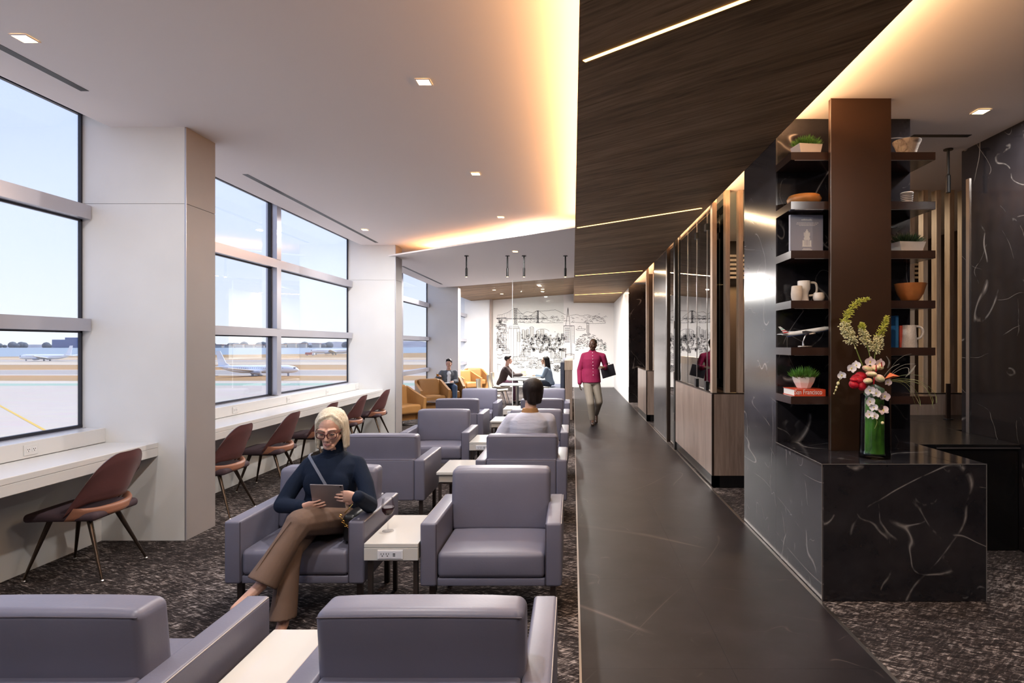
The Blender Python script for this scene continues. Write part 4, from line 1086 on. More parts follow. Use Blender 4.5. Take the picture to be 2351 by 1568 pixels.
b = MB(); b.lathe([(.045,0),(.052,.005),(.075,.045),(.090,.088),(.084,.088),(.07,.06),(.0,.055)], 8); b.build('pot', CER, t); grass(t, .08, .06, .115, 520, GRASS, 1, 1, 2)
# right shelves
MARB = marble('marbled_glaze', (.34,.30,.27), (.62,.57,.52), (.10,.085,.08), .25, 9, .05, (1.2,.2,0), (.3,.5), .9)
t = thing('marbled_bowl', 'tapered marbled bowl on the topmost right shelf', 'bowl', sh(2077, 0, -.03))
MB().lathe([(.060,0),(.066,.03),(.082,.08),(.098,.112),(.099,.120),(.090,.120),(.075,.085),(.06,.03),(.0,.025)], 32).build('bowl', MARB, t, smooth=50)
STR = mat('glaze_black', (.03,.03,.03), .3)
t = thing('striped_cup', 'small black and white striped cup on the second right shelf', 'cup', sh(2077, 1, -.03))
MB().lathe([(.036,0),(.038,.01),(.046,.092),(.042,.095),(.036,.03),(.0,.02)], 28).build('body', CER, t, smooth=50)
for i, z in enumerate((.018,.034,.047,.060,.073,.083)): MB().lathe([(.0385+z*.088,z-.0025),(.0395+z*.088,z),(.0390+z*.088,z+.0025)], 28).build('stripe', STR, t)
t = thing('potted_grass', 'dark low plant in a faceted white planter on the third right shelf', 'plant', sh(2079, 2, -.02), .1, 'potted grasses on the shelves')
square_pot(t, .105, .080, .078, CER, .07, .055); grass(t, .095, .065, .095, 420, GRASSD, 1, .7, 3)
t = thing('wooden_bowl', 'deep orange brown bowl with a pouring lip on the fourth right shelf', 'bowl', sh(2083, 3, -.04))
WB2 = mat('orange_glaze', (.42,.155,.045), .35, vary=.25, vscale=9)
MB().lathe([(.045,0),(.062,.012),(.090,.06),(.105,.115),(.109,.135),(.103,.135),(.085,.07),(.0,.03)], 36, (0,0,0), 1, 1, lambda a, r, z: 1+(.16*max(0, z-.09)/.045*max(0, math.cos(a))**24)).build('bowl', WB2, t, smooth=50)
SPK = mat('speckled_glaze', (.62,.57,.53), .4, vary=.14, vscale=140)
t = thing('speckled_jug', 'speckled cream jug with a round handle on the fifth right shelf', 'jug', sh(2082, 4, -.03))
MB().lathe([(.056,0),(.057,.01),(.050,.10),(.047,.165),(.044,.168),(.042,.15),(.0,.10)], 32).build('body', SPK, t, smooth=50)
handle(t, [(.044,0,.158),(.07,0,.158),(.095,0,.145),(.104,0,.118),(.098,0,.09),(.078,0,.070),(.05,0,.066)], .009, SPK)
for i, (x, h, m, lb) in enumerate(((2050,.24,mat('book_blue', (.03,.16,.36), .4),'tall blue book beside the bronze panel on the fifth right shelf'), (2059,.165,mat('book_red', (.42,.06,.04), .4),'shorter red book beside the speckled jug'))):
    t = thing('upright_book', lb, 'book', (PX(x, 4.66), 4.60, SZ[4]), 0, 'upright books')
    MB().box(-.011, .011, 0, .003, 0, h).build('spine', m, t); MB().box(-.011, -.0085, .0031, .15, 0, h).build('cover', m, t); MB().box(.0085, .011, .0031, .15, 0, h).build('cover', m, t); MB().box(-.008, .008, .0035, .147, .003, h-.003).build('pages', PAPER, t)
# ================================================================== flower arrangement
FYV = 4.15; fo = V((PX(2008, FYV), FYV, DZ))
fa = thing('flower_arrangement', 'tall glass vase of white orchids, yellow plumes and grasses on the marble desk', 'flowers', fo)
def fp(zx, zy, dy=0.0): return P(1880+zx/3.733, 660+zy/3.733, FYV+dy)-fo
VG = mat('vase_glass', (.95,.98,.95), .02, trans=1.0, ior=1.45)
MB().lathe([(.0,.0015),(.098,.0015),(.101,.005),(.098,.05),(.094,.25),(.090,.425),(.092,.43),(.087,.43),(.090,.25),(.094,.05),(.094,.03),(.0,.03)], 40).build('vase', thin_glass('vase_clear_glass', (.90,.96,.90), 1.2), fa, smooth=50)
MB().lathe([(.0,.034),(.074,.034),(.074,.36),(.0,.36)], 32).build('leaf_roll', mat('vase_leaf_inner', (.10,.27,.03), .5, vary=.5, vscale=7), fa, smooth=50)
LFG = mat('vase_leaf', (.13,.33,.04), .35, vary=.45, vscale=9)
for i in range(7):                                 # broad leaves curled inside the vase
    a0 = i*2*PI/7; vs = []; fs = []
    for j in range(9):
        for k in range(5):
            z = .035+.37*j/8; a = a0+(-.5+k/4)*1.25*math.sin(PI*(j+.6)/9.5)+j*.10*(-1)**i
            vs.append((.085*math.cos(a)*(1-.03*(i % 3)), .085*math.sin(a)*(1-.03*(i % 3)), z))
    for j in range(8):
        for k in range(4): q = j*5+k; fs.append((q, q+1, q+6, q+5))
    MB().add(vs, fs).build('vase_leaf', LFG, fa, smooth=80, fixn=False)
STEM = mat('green_stem', (.20,.26,.06), .5); YEL = mat('plume_yellow_green', (.46,.47,.07), .55, vary=.3, vscale=90); PALE = mat('plume_cream', (.62,.58,.33), .6, vary=.2, vscale=90)
def plume(pts, spread, n, frac, seed):
    rnd = random.Random(seed); path = bez([fp(*p) for p in pts], 40)
    st = MB().tube(path, [.0042*(1-.7*i/40) for i in range(41)], 6).build('plume_stem', STEM, fa, smooth=60)
    for nm, m, lo, hi, rr in (('upper_florets', YEL, frac[1], 1.0, (.0024,.0024,.010)), ('lower_florets', PALE, frac[0], frac[1], (.0050,.0050,.008))):
        b = MB()
        for i in range(n if nm[0] == 'u' else int(n*.9)):
            t = rnd.uniform(lo, hi); p = path[int(t*40)]; wd = spread*(1-.72*max(0, (t-frac[0])/(1-frac[0])))
            d = V((rnd.gauss(0,1), rnd.gauss(0,1), rnd.gauss(.25,.8))).normalized(); q = p+d*wd*rnd.uniform(.35,1.0)
            R = d.to_track_quat('Z', 'Y').to_matrix()
            b.ell(q, rr, 5, 4, R)
            if i % 2 == 0: b.tube([p, q], .0011, 4)
        b.build(nm, m, st, kind='stuff', smooth=80)
plume([(420,760,.02),(355,620,.01),(300,480,-.01),(225,340,-.02),(255,220,-.02),(335,130,-.01),(430,95,.0)], .054, 300, (.36,.54), 11)
plume([(450,740,.03),(440,600,.03),(405,470,.03),(375,370,.03),(368,310,.03)], .052, 150, (.45,.80), 12)
plume([(470,780,.0),(475,630,.0),(490,530,-.01),(520,420,-.01),(560,320,.0),(592,245,.0)], .048, 220, (.38,.60), 13)
ORW = mat('orchid_white', (.82,.80,.86), .45, sss=.0); ORP = mat('orchid_blush', (.62,.52,.55), .45); PEA = mat('peach_bloom', (.74,.50,.38), .5, vary=.2, vscale=20); ORC = mat('orchid_lip', (.72,.62,.12), .5); RDB = mat('red_bloom', (.42,.005,.02), .5, vary=.3, vscale=20)
def petal(w_, l_, cup):
    vs = [V((0,0,0))]; fs = []; nr, na = 4, 14
    for i in range(1, nr+1):
        for j in range(na):
            a = 2*PI*j/na; r = i/nr; x = math.sin(a)*w_*r*(.85+.15*math.cos(a)); y = l_*.5+(-math.cos(a))*l_*.5*r
            vs.append(V((x, y, cup*((x/w_)**2+((y-l_*.5)/l_)**2*1.2)*.02*8)))
    vs[0] = V((0, l_*.5, 0))
    for j in range(na): fs.append((0, 1+j, 1+(j+1) % na))
    for i in range(nr-1):
        for j in range(na): a = 1+i*na+j; b = 1+i*na+(j+1) % na; fs.append((a, a+na, b+na, b))
    t = V((0,0,-.0012)); k = len(vs); allv = vs+[v+t for v in vs]; f2 = [tuple(x+k for x in reversed(f)) for f in fs]
    rim = [1+(nr-1)*na+j for j in range(na)]
    return MB().add(allv, fs+f2+[(rim[j], rim[(j+1) % na], k+rim[(j+1) % na], k+rim[j]) for j in range(na)])
pm = {}
def bloom(center, nrm, size, m, rnd, big=True):
    Q = V(nrm).normalized().to_track_quat('Z', 'Y').to_matrix().to_4x4(); spin = Matrix.Rotation(rnd.uniform(-.35,.35), 4, 'Z')
    key = m.name
    if key not in pm: pm[key] = (petal(.62, .80, .9).mesh('petal', m, 80), petal(.34, .86, .7).mesh('sepal', m, 80))
    lip = MB().ell((0,0,.10), (.12,.10,.14), 8, 6); lip.ell((0,-.14,.12), (.09,.13,.06), 8, 6)
    M_ = Matrix.Translation(center) @ Q @ spin @ Matrix.Scale(size, 4)
    o = lip.build('orchid_bloom', ORC, fa, smooth=80); o.matrix_local = M_
    for ang, kk in ((90,0),(-90,0),(0,1),(140,1),(-140,1)):
        p = bpy.data.objects.new('petal', pm[key][kk]); C.objects.link(p); p.parent = o
        p.matrix_local = Matrix.Rotation(math.radians(ang), 4, 'Z') @ Matrix.Translation((0, .04, .02 if kk == 0 else -.02)) @ Matrix.Rotation(math.radians(rnd.uniform(8,22)), 4, 'X')
    return o
rnd = random.Random(21)
for zx, zy, dy, s, m in ((320,665,-.05,.036,ORW),(280,690,-.07,.038,ORW),(195,750,-.07,.036,ORW),(435,880,-.12,.042,ORW),(490,905,-.10,.036,ORW),(435,975,-.13,.040,ORW),(470,1025,-.12,.034,ORW),(430,1085,-.13,.034,ORW),(475,1100,-.11,.032,ORW),
                         (565,930,-.09,.042,ORP),(520,930,-.06,.034,ORP),(550,1050,-.09,.042,ORP),(590,810,-.06,.032,ORP),(440,635,-.04,.042,ORP),(520,650,-.02,.04,ORP)):
    bloom(fp(zx, zy, dy), (rnd.uniform(-.5,.1), -1, rnd.uniform(-.25,.35)), s, m, rnd)
def cupbloom(zx, zy, dy, rx, rz, tilt, m=PEA):
    b = MB(); M_ = Matrix.Rotation(tilt, 3, 'Y')
    b.ell((0,0,0), (rx,rx*.8,rz), 16, 10, M_)
    o = b.build('cup_bloom', m, fa, smooth=80); o.location = fp(zx, zy, dy)
    pt = MB().ell((0,-rx*.25,-rz*.1), (rx*.9,rx*.75,rz*.72), 14, 8, M_).build('petal', PALE if m is PEA else m, o, smooth=80)
for a in ((415,695,-.06,.034,.020,.3),(480,690,-.05,.030,.022,-.2),(450,740,-.08,.036,.018,.1),(520,780,-.09,.034,.026,.4),(420,800,-.10,.030,.019,-.1),(525,680,-.03,.024,.02,.6)): cupbloom(*a)
for a in ((330,790,-.03,.044,.036,.2,RDB),(300,830,-.04,.034,.03,.5,RDB),(370,840,-.05,.030,.036,0,RDB),(300,790,-.05,.026,.018,.2,RDB),(360,760,-.02,.04,.03,.2,RDB)): cupbloom(*a)
OR = mat('orange_bract', (.70,.16,.05), .45, vary=.3, vscale=20)
a = fp(560,785,-.08); b_ = fp(695,762,-.09); u = fp(610,730,-.08)
MB().add([a, u, b_, (a+b_)/2+V((0,.015,-.006)), (a+b_)/2+V((0,-.012,.012))], [(0,4,1),(1,4,2),(0,3,4),(4,3,2),(0,1,3),(1,2,3)]).build('orange_bract', OR, fa)
for p0, p1 in (((470,830),(475,770)),((490,720),(492,665)),((540,680),(536,640)),((440,900),(470,850))): MB().tube([fp(*p0,-.11), fp(*p1,-.12)], [.004,.003], 6).build('red_spadix', RDB, fa)
BLG = mat('grass_blade_green', (.14,.17,.055), .5); BLP = mat('grass_blade_pale', (.34,.34,.15), .5); GRL = mat('grey_leaf', (.20,.19,.165), .6)
for pts, m, r in (([(580,800),(700,800),(800,840),(860,950),(870,1015)],BLG,.004),([(580,800),(720,795),(850,800),(940,900),(985,1040)],BLP,.004),([(580,800),(720,780),(880,810),(990,900),(1010,990)],BLG,.004),([(590,790),(700,800),(770,840),(830,940),(862,1000)],BLP,.003),
                  ([(590,780),(740,750),(860,755),(930,790)],BLG,.004),([(590,800),(700,810),(830,812),(925,870)],BLP,.005),([(580,780),(660,700),(740,660),(830,655)],GRL,.004),([(580,770),(640,660),(720,590),(795,568)],GRL,.0025),([(560,760),(620,690),(690,655)],GRL,.008),([(590,690),(605,640),(580,590)],GRL,.007),
                  ([(600,800),(720,830),(800,930),(850,1090)],BLG,.0025),([(590,770),(700,700),(765,690),(770,740)],GRL,.004),([(600,790),(760,800),(900,850),(975,950),(970,1010)],BLG,.003)):
    MB().tube(bez([fp(x, y, -.05-.02*i) for i, (x, y) in enumerate(pts)], 16), [r*(1-.75*abs(j/16-.25)) for j in range(17)], 5, flat=.4).build('grass_blade', m, fa, smooth=80)
MB().tube(bez([fp(740,770,-.05), fp(790,720,-.06), fp(830,665,-.06)], 8), [.004,.014,.02,.022,.02,.015,.01,.006,.002], 6, flat=.15).build('grey_leaf', GRL, fa, smooth=80)
MB().tube(bez([fp(190,770,-.07), fp(165,820,-.08), fp(145,870,-.08), fp(128,915,-.08)], 10), .0018, 5).build('orchid_stem', STEM, fa)
for zx, zy, r in ((165,822,.011),(152,856,.008),(145,880,.006),(130,910,.005)): MB().ell(fp(zx, zy, -.085), (r,r,r*1.2), 8, 6).build('bud', PALE, fa, smooth=80)
MB().tube(bez([fp(470,1110,-.12), fp(500,1150,-.13), fp(478,1210,-.13)], 8), .0016, 5).build('orchid_stem', STEM, fa)
MB().ell(fp(546,1160,-.12), (.011,.010,.011), 10, 8).build('bud', PALE, fa, smooth=80)
MB().lathe([(.0,.40),(.075,.40),(.06,.47),(.0,.50)], 20).build('foliage_core', GRASSD, fa, smooth=60)
# ================================================================== people
def blob(name, b, m, parent, vox=.007, it=4, fac=.5, label=None):
    me = bpy.data.meshes.new(name); me.from_pydata(b.v, [], b.f); me.update()
    bm = bmesh.new(); bm.from_mesh(me); bmesh.ops.recalc_face_normals(bm, faces=bm.faces[:]); bm.to_mesh(me); bm.free()
    t = bpy.data.objects.new(name, me); C.objects.link(t)
    r = t.modifiers.new('r', 'REMESH'); r.mode = 'VOXEL'; r.voxel_size = vox
    if it: s = t.modifiers.new('s', 'SMOOTH'); s.iterations = it; s.factor = fac
    dg = bpy.context.evaluated_depsgraph_get(); dg.update(); me2 = bpy.data.meshes.new_from_object(t.evaluated_get(dg))
    bpy.data.objects.remove(t); bpy.data.meshes.remove(me)
    me2.name = name; me2.materials.clear(); me2.materials.append(m)
    me2.polygons.foreach_set('use_smooth', [True]*len(me2.polygons))
    o = bpy.data.objects.new(name, me2); C.objects.link(o)
    if parent: o.parent = parent
    if label: o['label'] = label
    return o
def chain(b, pts, rad):
    for i in range(len(pts)-1): b.cap(pts[i], rad[i], pts[i+1], rad[i+1], 12)
def hand(b, wrist, d, n, side, curl=(.35,.45,.35), sc=1.0, spread=.0, thumb=.7):
    """wrist, pointing direction, palm normal, side=+1/-1 picks the thumb side"""
    d = V(d).normalized(); n = (V(n)-d*V(n).dot(d)).normalized(); s = d.cross(n)*side; w_ = V(wrist)
    pl = w_+d*.085*sc
    b.loft([(w_, s*.026*sc, n*.020*sc), (w_+d*.02*sc, s*.030*sc, n*.019*sc), (w_+d*.055*sc, s*.041*sc, n*.017*sc), (w_+d*.088*sc, s*.041*sc, n*.013*sc)], 14)
    for fi, (off, ln, r) in enumerate(((.0315,.070,.0080),(.0105,.078,.0083),(-.0105,.072,.0080),(-.0305,.056,.0070))):
        p = pl+s*off*sc-d*.004*sc; dd = (d+s*(spread+.06)*off*20*.25).normalized(); a = .07*(fi-1.5)*(1 if fi % 2 else -1)
        for k, (fr, cu) in enumerate(zip((.45,.30,.25), curl)):
            a += cu; v = dd*math.cos(a)+n*math.sin(a); q = p+v*ln*fr*sc
            b.cap(p, r*sc*(1-.07*k), q, r*sc*(.93-.07*k), 8); p = q
    p = w_+d*.030*sc+s*.030*sc; v = (s*thumb+d*(1-thumb*.4)+n*.35).normalized(); q = p+v*.036*sc; b.cap(w_+d*.015*sc+s*.015*sc, .014*sc, p, .013*sc, 8); b.cap(p, .0125*sc, q, .0105*sc, 8)
    v = (s*(thumb-.45)+d*.9+n*.45).normalized(); b.cap(q, .0105*sc, q+v*.030*sc, .0088*sc, 8)
def head_items(b, c, M, sc=1.0, fem=False, nose=1.0):
    def p(x, y, z): return c+M @ (V((x, y, z))*sc)
    R = M.to_3x3()
    def el(x, y, z, rx, ry, rz): b.ell(p(x, y, z), (rx*sc, ry*sc, rz*sc), 20, 14, R)
    jw = .90 if fem else 1.0
    el(0, .016, .030, .074, .094, .086); el(0, -.014, -.022, .063*jw, .072, .082)
    for s in (-1, 1):
        b.cap(p(s*.052*jw, .008, -.048), .020*sc, p(s*.018*jw, -.062, -.096), .016*sc, 10)
        el(s*.040, -.058, -.022, .024, .024, .026)                       # cheek
        b.cap(p(s*.014, -.083, .024), .010*sc, p(s*.050, -.066, .024), .010*sc, 8)   # brow
        el(s*.076, .012, -.008, .008, .018, .030)                          # ear
        el(s*.0105*nose, -.093, -.038, .0095, .011, .0085)                 # nostril wing
        el(s*.031, -.0745, .004, .0165, .0125, .0115)                      # lids
    b.cap(p(0, -.084, .016), .0085*sc, p(0, -.104, -.030), .0115*sc, 10)
    el(0, -.066, -.096, .024*jw, .020, .018)
    el(0, -.080, -.062, .025, .013, .010); el(0, -.080, -.076, .020, .012, .008)
    return p
def face_parts(o, c, M, sc, eye_col, lip_m, brow_m, shut=False, brow=True):
    R = M.to_3x3()
    def p(x, y, z): return c+M @ (V((x, y, z))*sc)
    EW = mat('eye_white', (.70,.68,.66), .3); EI = mat('eye_'+eye_col, {'dark': (.02,.012,.008), 'grey': (.10,.12,.13)}[eye_col], .2)
    for s in (-1, 1):
        e = MB().ell(p(s*.031, -.0800, .0005 if shut else .003), (.0135*sc, .0085*sc, (.0040 if shut else .0062)*sc), 12, 8, R).build('eye', EW, o, smooth=80)
        MB().ell(p(s*.031, -.0868, -.0008 if shut else .003), (.0055*sc, .0025*sc, (.0036 if shut else .0055)*sc), 10, 6, R).build('iris', EI, e, smooth=80)
        MB().tube([p(s*.0165,-.0868,.004), p(s*.031,-.0905,.0062 if not shut else .0042), p(s*.0455,-.083,.004)], .0018*sc, 6).build('lash_line', mat('lash', (.03,.02,.02), .6), e)
        if brow: MB().tube([p(s*.014,-.0940,.026), p(s*.032,-.0900,.0315), p(s*.052,-.0765,.0265)], [.0030*sc,.0036*sc,.0018*sc], 6, flat=.6).build('eyebrow', brow_m, o)
    MB().tube([p(-.024,-.0835,-.0665), p(-.008,-.0945,-.0640), p(0,-.0945,-.0655), p(.008,-.0945,-.0640), p(.024,-.0835,-.0665)], [.0020*sc,.0046*sc,.0044*sc,.0046*sc,.0020*sc], 8).build('upper_lip', lip_m, o, smooth=80)
    MB().tube([p(-.021,-.0835,-.0695), p(0,-.0935,-.0745), p(.021,-.0835,-.0695)], [.0022*sc,.0056*sc,.0022*sc], 8).build('lower_lip', lip_m, o, smooth=80)
def rotm(yaw, pitch, roll=0): return Euler((0,0,yaw)).to_matrix().to_4x4() @ Euler((pitch,0,0)).to_matrix().to_4x4() @ Euler((0,roll,0)).to_matrix().to_4x4()
def torso(b, pel, nk, rv, fv, g, w=1.0, shw=None):
    """pelvis point, neck base, lateral and front unit vectors, g = cloth allowance"""
    rv = V(rv).normalized(); up = (nk-pel); 
    for_ = V(fv).normalized()
    secs = []
    for t, rx, ry, dy in ((-.10,.120,.085,0),(-.02,.158,.112,-.005),(.12,.158,.112,-.004),(.32,.138,.098,.0),(.52,.150,.108,.004),(.70,.166,.112,.004),(.84,.160,.094,-.004),(.93,.110,.074,-.010),(1.0,.062,.058,-.006)):
        secs.append((pel+up*t+for_*dy, rv*(rx*w+g), for_*(ry*w+g)))
    b.loft(secs, 24, 2.3)
def straps(pts, wd, th, nrm_c):
    """flat strap lofted along points, lying on a body whose axis passes nrm_c"""
    vs = []; fs = []
    for i, p in enumerate(pts):
        p = V(p); t = (V(pts[min(i+1, len(pts)-1)])-V(pts[max(i-1, 0)])).normalized(); nn = p-V(nrm_c); nn = (nn-t*nn.dot(t)).normalized(); s = t.cross(nn)*wd/2
        vs += [p-s, p+s, p+s+nn*th, p-s+nn*th]
    for i in range(len(pts)-1):
        a = i*4
        for j in range(4): fs.append((a+j, a+(j+1) % 4, a+4+(j+1) % 4, a+4+j))
    fs += [(3,2,1,0), tuple(len(vs)-4+j for j in range(4))]
    return MB().add(vs, fs)
SKL = mat('skin_light', (.56,.33,.25), .45, sss=.12, vary=.05, vscale=30); SKM = mat('skin_medium', (.47,.27,.18), .45, sss=.1); SKD = mat('skin_dark', (.085,.042,.028), .42)
LIPL = mat('lip_rose', (.46,.20,.18), .4); LIPD = mat('lip_dark', (.13,.055,.045), .4)
def hair_mat(nm, c1, c2):
    m, n, L, b = node_mat(nm); mp = coords(n, L, scale=(120, 120, 7), world=False)
    a = noise(n, L, mp, 1.6, 5, .6); r = ramp(n, [(.32, c1), (.68, c2)]); L.new(a.outputs['Fac'], r.inputs[0]); L.new(r.outputs[0], b.inputs['Base Color'])
    b.inputs['Roughness'].default_value = .45; b.inputs['Specular IOR Level'].default_value = .3; bumpn(n, L, a.outputs['Fac'], b, .5, .006); return m
HBL = hair_mat('silver_blonde_hair', (.42,.35,.23), (.78,.72,.60)); HBK = hair_mat('black_hair', (.004,.003,.003), (.016,.011,.010)); HDB = hair_mat('dark_brown_hair', (.005,.003,.003), (.022,.013,.011))
X, Yv, Z = V((1,0,0)), V((0,1,0)), V((0,0,1))
# ------------------------------------------------------------------ the woman with the tablet
wo = thing('person', 'silver haired woman in a navy turtleneck and taupe trousers, seated with a tablet', 'person', (0,0,0))
pel = V((-1.580, 3.955, .535)); nk = V((-1.560, 3.985, .945)); hc_ = V((-1.552, 3.905, 1.105)); HM = rotm(.10, .24)
shR = V((-1.714, 3.985, .868)); shL = V((-1.406, 3.985, .868))
elR = V((-1.838, 3.850, .635)); elL = V((-1.272, 3.820, .645)); wrR = V((-1.600, 3.605, .690)); wrL = V((-1.262, 3.575, .758))
hiR = V((-1.675, 3.930, .530)); hiL = V((-1.485, 3.930, .530))
knL = V((-1.560, 3.480, .632)); anL = V((-1.690, 3.300, .345)); toL = V((-1.760, 3.180, .270))
knR = V((-1.625, 3.500, .480)); anR = V((-1.625, 3.420, .085)); toR = V((-1.600, 3.260, .030))
b = MB(); torso(b, pel, nk, X, -Yv, -.012, .95)
b.cap(nk+V((0,0,-.02)), .050, hc_+V((0,.03,-.05)), .046, 12); head_items(b, hc_, HM, .985, True)
for s_, e_, w__ in ((shR,elR,wrR),(shL,elL,wrL)): chain(b, [s_, e_, w__], [.038,.032,.023])
hand(b, wrR, V((1,-.10,.10)), V((0,.85,.5)), -1, (.12,.22,.2), .92, .0, .55)
hand(b, wrL, V((-1,-.02,.02)), V((-.1,.98,.15)), 1, (.10,.25,.25), .92, .0, .65)
for h_, k_, a_ in ((hiL,knL,anL),(hiR,knR,anR)): chain(b, [h_, k_, a_], [.070,.045,.032])
b.cap(anL, .032, toL, .026, 10); b.cap(anR, .032, toR, .024, 10)
blob('body', b, SKL, wo, .0036, 2)
face_parts(wo, hc_, HM, .985, 'grey', LIPL, mat('brow_grey', (.20,.15,.12), .8), True)
b = MB(); torso(b, pel+V((0,0,.02)), nk, X, -Yv, .020, .98); b.loft([(nk+V((0,0,-.03)), X*.072, Yv*.070), (nk+V((0,-.008,.03)), X*.062, Yv*.060), (nk+V((.004,-.030,.088)), X*.062, Yv*.064)], 20)
for sd, s_, e_, w__ in ((-1,shR,elR,wrR),(1,shL,elL,wrL)):
    chain(b, [nk+V((sd*.06,0,-.055)), s_, s_.lerp(e_,.5)+V((sd*.012,0,0)), e_, e_.lerp(w__,.5), w__.lerp(e_,.04)], [.048,.054,.053,.050,.045,.040])
b.ell(pel+V((-.052,-.086,.225)), (.082,.036,.085), 14, 10); b.ell(pel+V((.082,-.086,.225)), (.082,.036,.085), 14, 10); b.ell(pel+V((.015,-.084,.23)), (.11,.036,.090), 14, 10)
NAVY = mat('navy_knit', (.006,.012,.028), .85, bump=.25, bscale=260, spec=.2)
tn = blob('turtleneck', b, NAVY, wo, .0065, 8)
TAUPE = mat('taupe_wool', (.155,.105,.082), .85, bump=.12, bscale=260, spec=.2)
b = MB(); b.loft([(pel+V((0,0,-.06)), X*.165, Yv*.12), (pel+V((0,0,.02)), X*.185, Yv*.135), (pel+V((0,-.01,.10)), X*.165, Yv*.125)], 22)
def shin(b, pts, secs):
    out = []
    for i, (p, (ra, rb)) in enumerate(zip(pts, secs)):
        t = (pts[-1]-pts[0]).normalized(); a = X-t*X.dot(t); a.normalize(); c_ = t.cross(a).normalized(); out.append((p, a*ra, c_*rb))
    b.loft(out, 20, 2.1)
chain(b, [hiL, hiL.lerp(knL,.5)+V((0,0,.010)), knL], [.100,.096,.078]); b.cap(knL, .078, knL.lerp(anL,.25), .068)
shin(b, [knL.lerp(anL,.05), knL.lerp(anL,.3), knL.lerp(anL,.6), knL.lerp(anL,.80), knL.lerp(anL,.97)], [(.062,.072),(.064,.074),(.068,.080),(.074,.088),(.080,.094)])
chain(b, [hiR+V((0,-.05,-.01)), hiR.lerp(knR,.55), knR], [.088,.084,.074]); b.cap(knR, .074, knR.lerp(anR,.25), .066)
shin(b, [knR.lerp(anR,.05), knR.lerp(anR,.4), knR.lerp(anR,.7), anR+V((0,-.005,.03))], [(.062,.070),(.060,.078),(.062,.090),(.066,.100)])
blob('trousers', b, TAUPE, wo, .0065, 3)
for pts in ([knL+V((-.012,-.080,.030)), knL.lerp(anL,.35)+V((-.030,-.072,.030)), knL.lerp(anL,.80)+V((-.028,-.076,.040))], [knR.lerp(anR,.38)+V((-.01,-.078,0)), knR.lerp(anR,.65)+V((-.01,-.090,0)), knR.lerp(anR,.80)+V((-.008,-.094,.0))]):
    MB().tube(pts, .0035, 6).build('crease', TAUPE, wo, smooth=70)
LSH = mat('black_shoe', (.010,.010,.012), .3)
b = MB(); b.cap(anL.lerp(toL,.40)+V((0,0,-.012)), .034, toL+V((0,0,-.008)), .027, 12); blob('shoe', b, LSH, wo, .006, 2)
b = MB(); b.cap(anR+V((0,.02,-.052)), .034, toR+V((0,0,.002)), .028, 12); b.cap(anR+V((0,-.04,-.045)), .036, toR, .026, 12); blob('shoe', b, LSH, wo, .006, 2)
# hair: side parted bob
b = MB(); R3 = HM.to_3x3()
def hp(x, y, z): return hc_+HM @ V((x, y, z))
b.ell(hp(0, .036, .044), (.089,.099,.093), 26, 18, R3)
for s in (-1, 1):
    for x, y, r in ((.076,.010,.019),(.080,.036,.022),(.070,.066,.026),(.042,.090,.030)):
        chain(b, [hp(s*x*.80, y+.008, .088), hp(s*x*1.02, y, .045), hp(s*x*1.10, y-.002, -.04), hp(s*x*1.12, y-.008, -.118)], [r*.8, r, r, r*.78])
b.cap(hp(0,.10,.04), .030, hp(0,.098,-.120), .030, 12)
chain(b, [hp(.024,-.026,.112), hp(-.012,-.046,.104), hp(-.046,-.040,.086), hp(-.072,-.020,.048), hp(-.083,-.006,-.01), hp(-.087,-.006,-.09)], [.008,.010,.012,.013,.013,.011])
chain(b, [hp(.024,-.026,.112), hp(.050,-.034,.092), hp(.072,-.016,.052), hp(.083,-.004,-.01), hp(.087,-.004,-.09)], [.008,.010,.012,.012,.011])
blob('hair', b, HBL, wo, .0045, 9)
# glasses
gl = mat('tortoise_frame', (.075,.018,.020), .2)
gpart = None; gb = MB()
for s in (-1, 1):
    ring = []
    for i in range(20):
        a = 2*PI*i/20; cx_, cz_ = math.cos(a), math.sin(a); x = s*.0345+.0275*math.copysign(abs(cx_)**.7, cx_); z = -.002+.0195*math.copysign(abs(cz_)**.75, cz_)
        z += .005*max(0, s*(x-s*.0345)/.0275)*max(0, cz_); ring.append(hp(x, -.103+.012*(abs(x)/.06)**2, z))
    gb.tube(ring, .0030, 8, closed=True)
    gb.tube([hp(s*.062,-.093,.010), hp(s*.074,-.06,.014), hp(s*.080,.0,.012)], .0026, 6)
gb.tube([hp(-.009,-.104,.004), hp(0,-.107,.0065), hp(.009,-.104,.004)], .0026, 6)
gb.build('glasses', gl, wo, smooth=70, label='dark red tortoiseshell glasses')
# cross-body strap
pts = []
for i in range(15):
    t_ = i/14; px_, py_ = 703+(752-703)*t_, 1036+(1120-1036)*t_
    d_ = (P(px_, py_, 4.0)-V((0,0,H))).normalized(); ok, hit, nn_, _ = tn.ray_cast(V((0,0,H)), d_)
    if ok: pts.append(hit+nn_*.001)
pts = [pts[0]+V((-.004,.05,.006)), pts[0]+V((-.002,.025,.010))]+pts
straps(pts, .017, .0045, nk+V((0,.03,-.25))).build('bag_strap', mat('grey_strap', (.13,.145,.19), .5), wo, smooth=70)
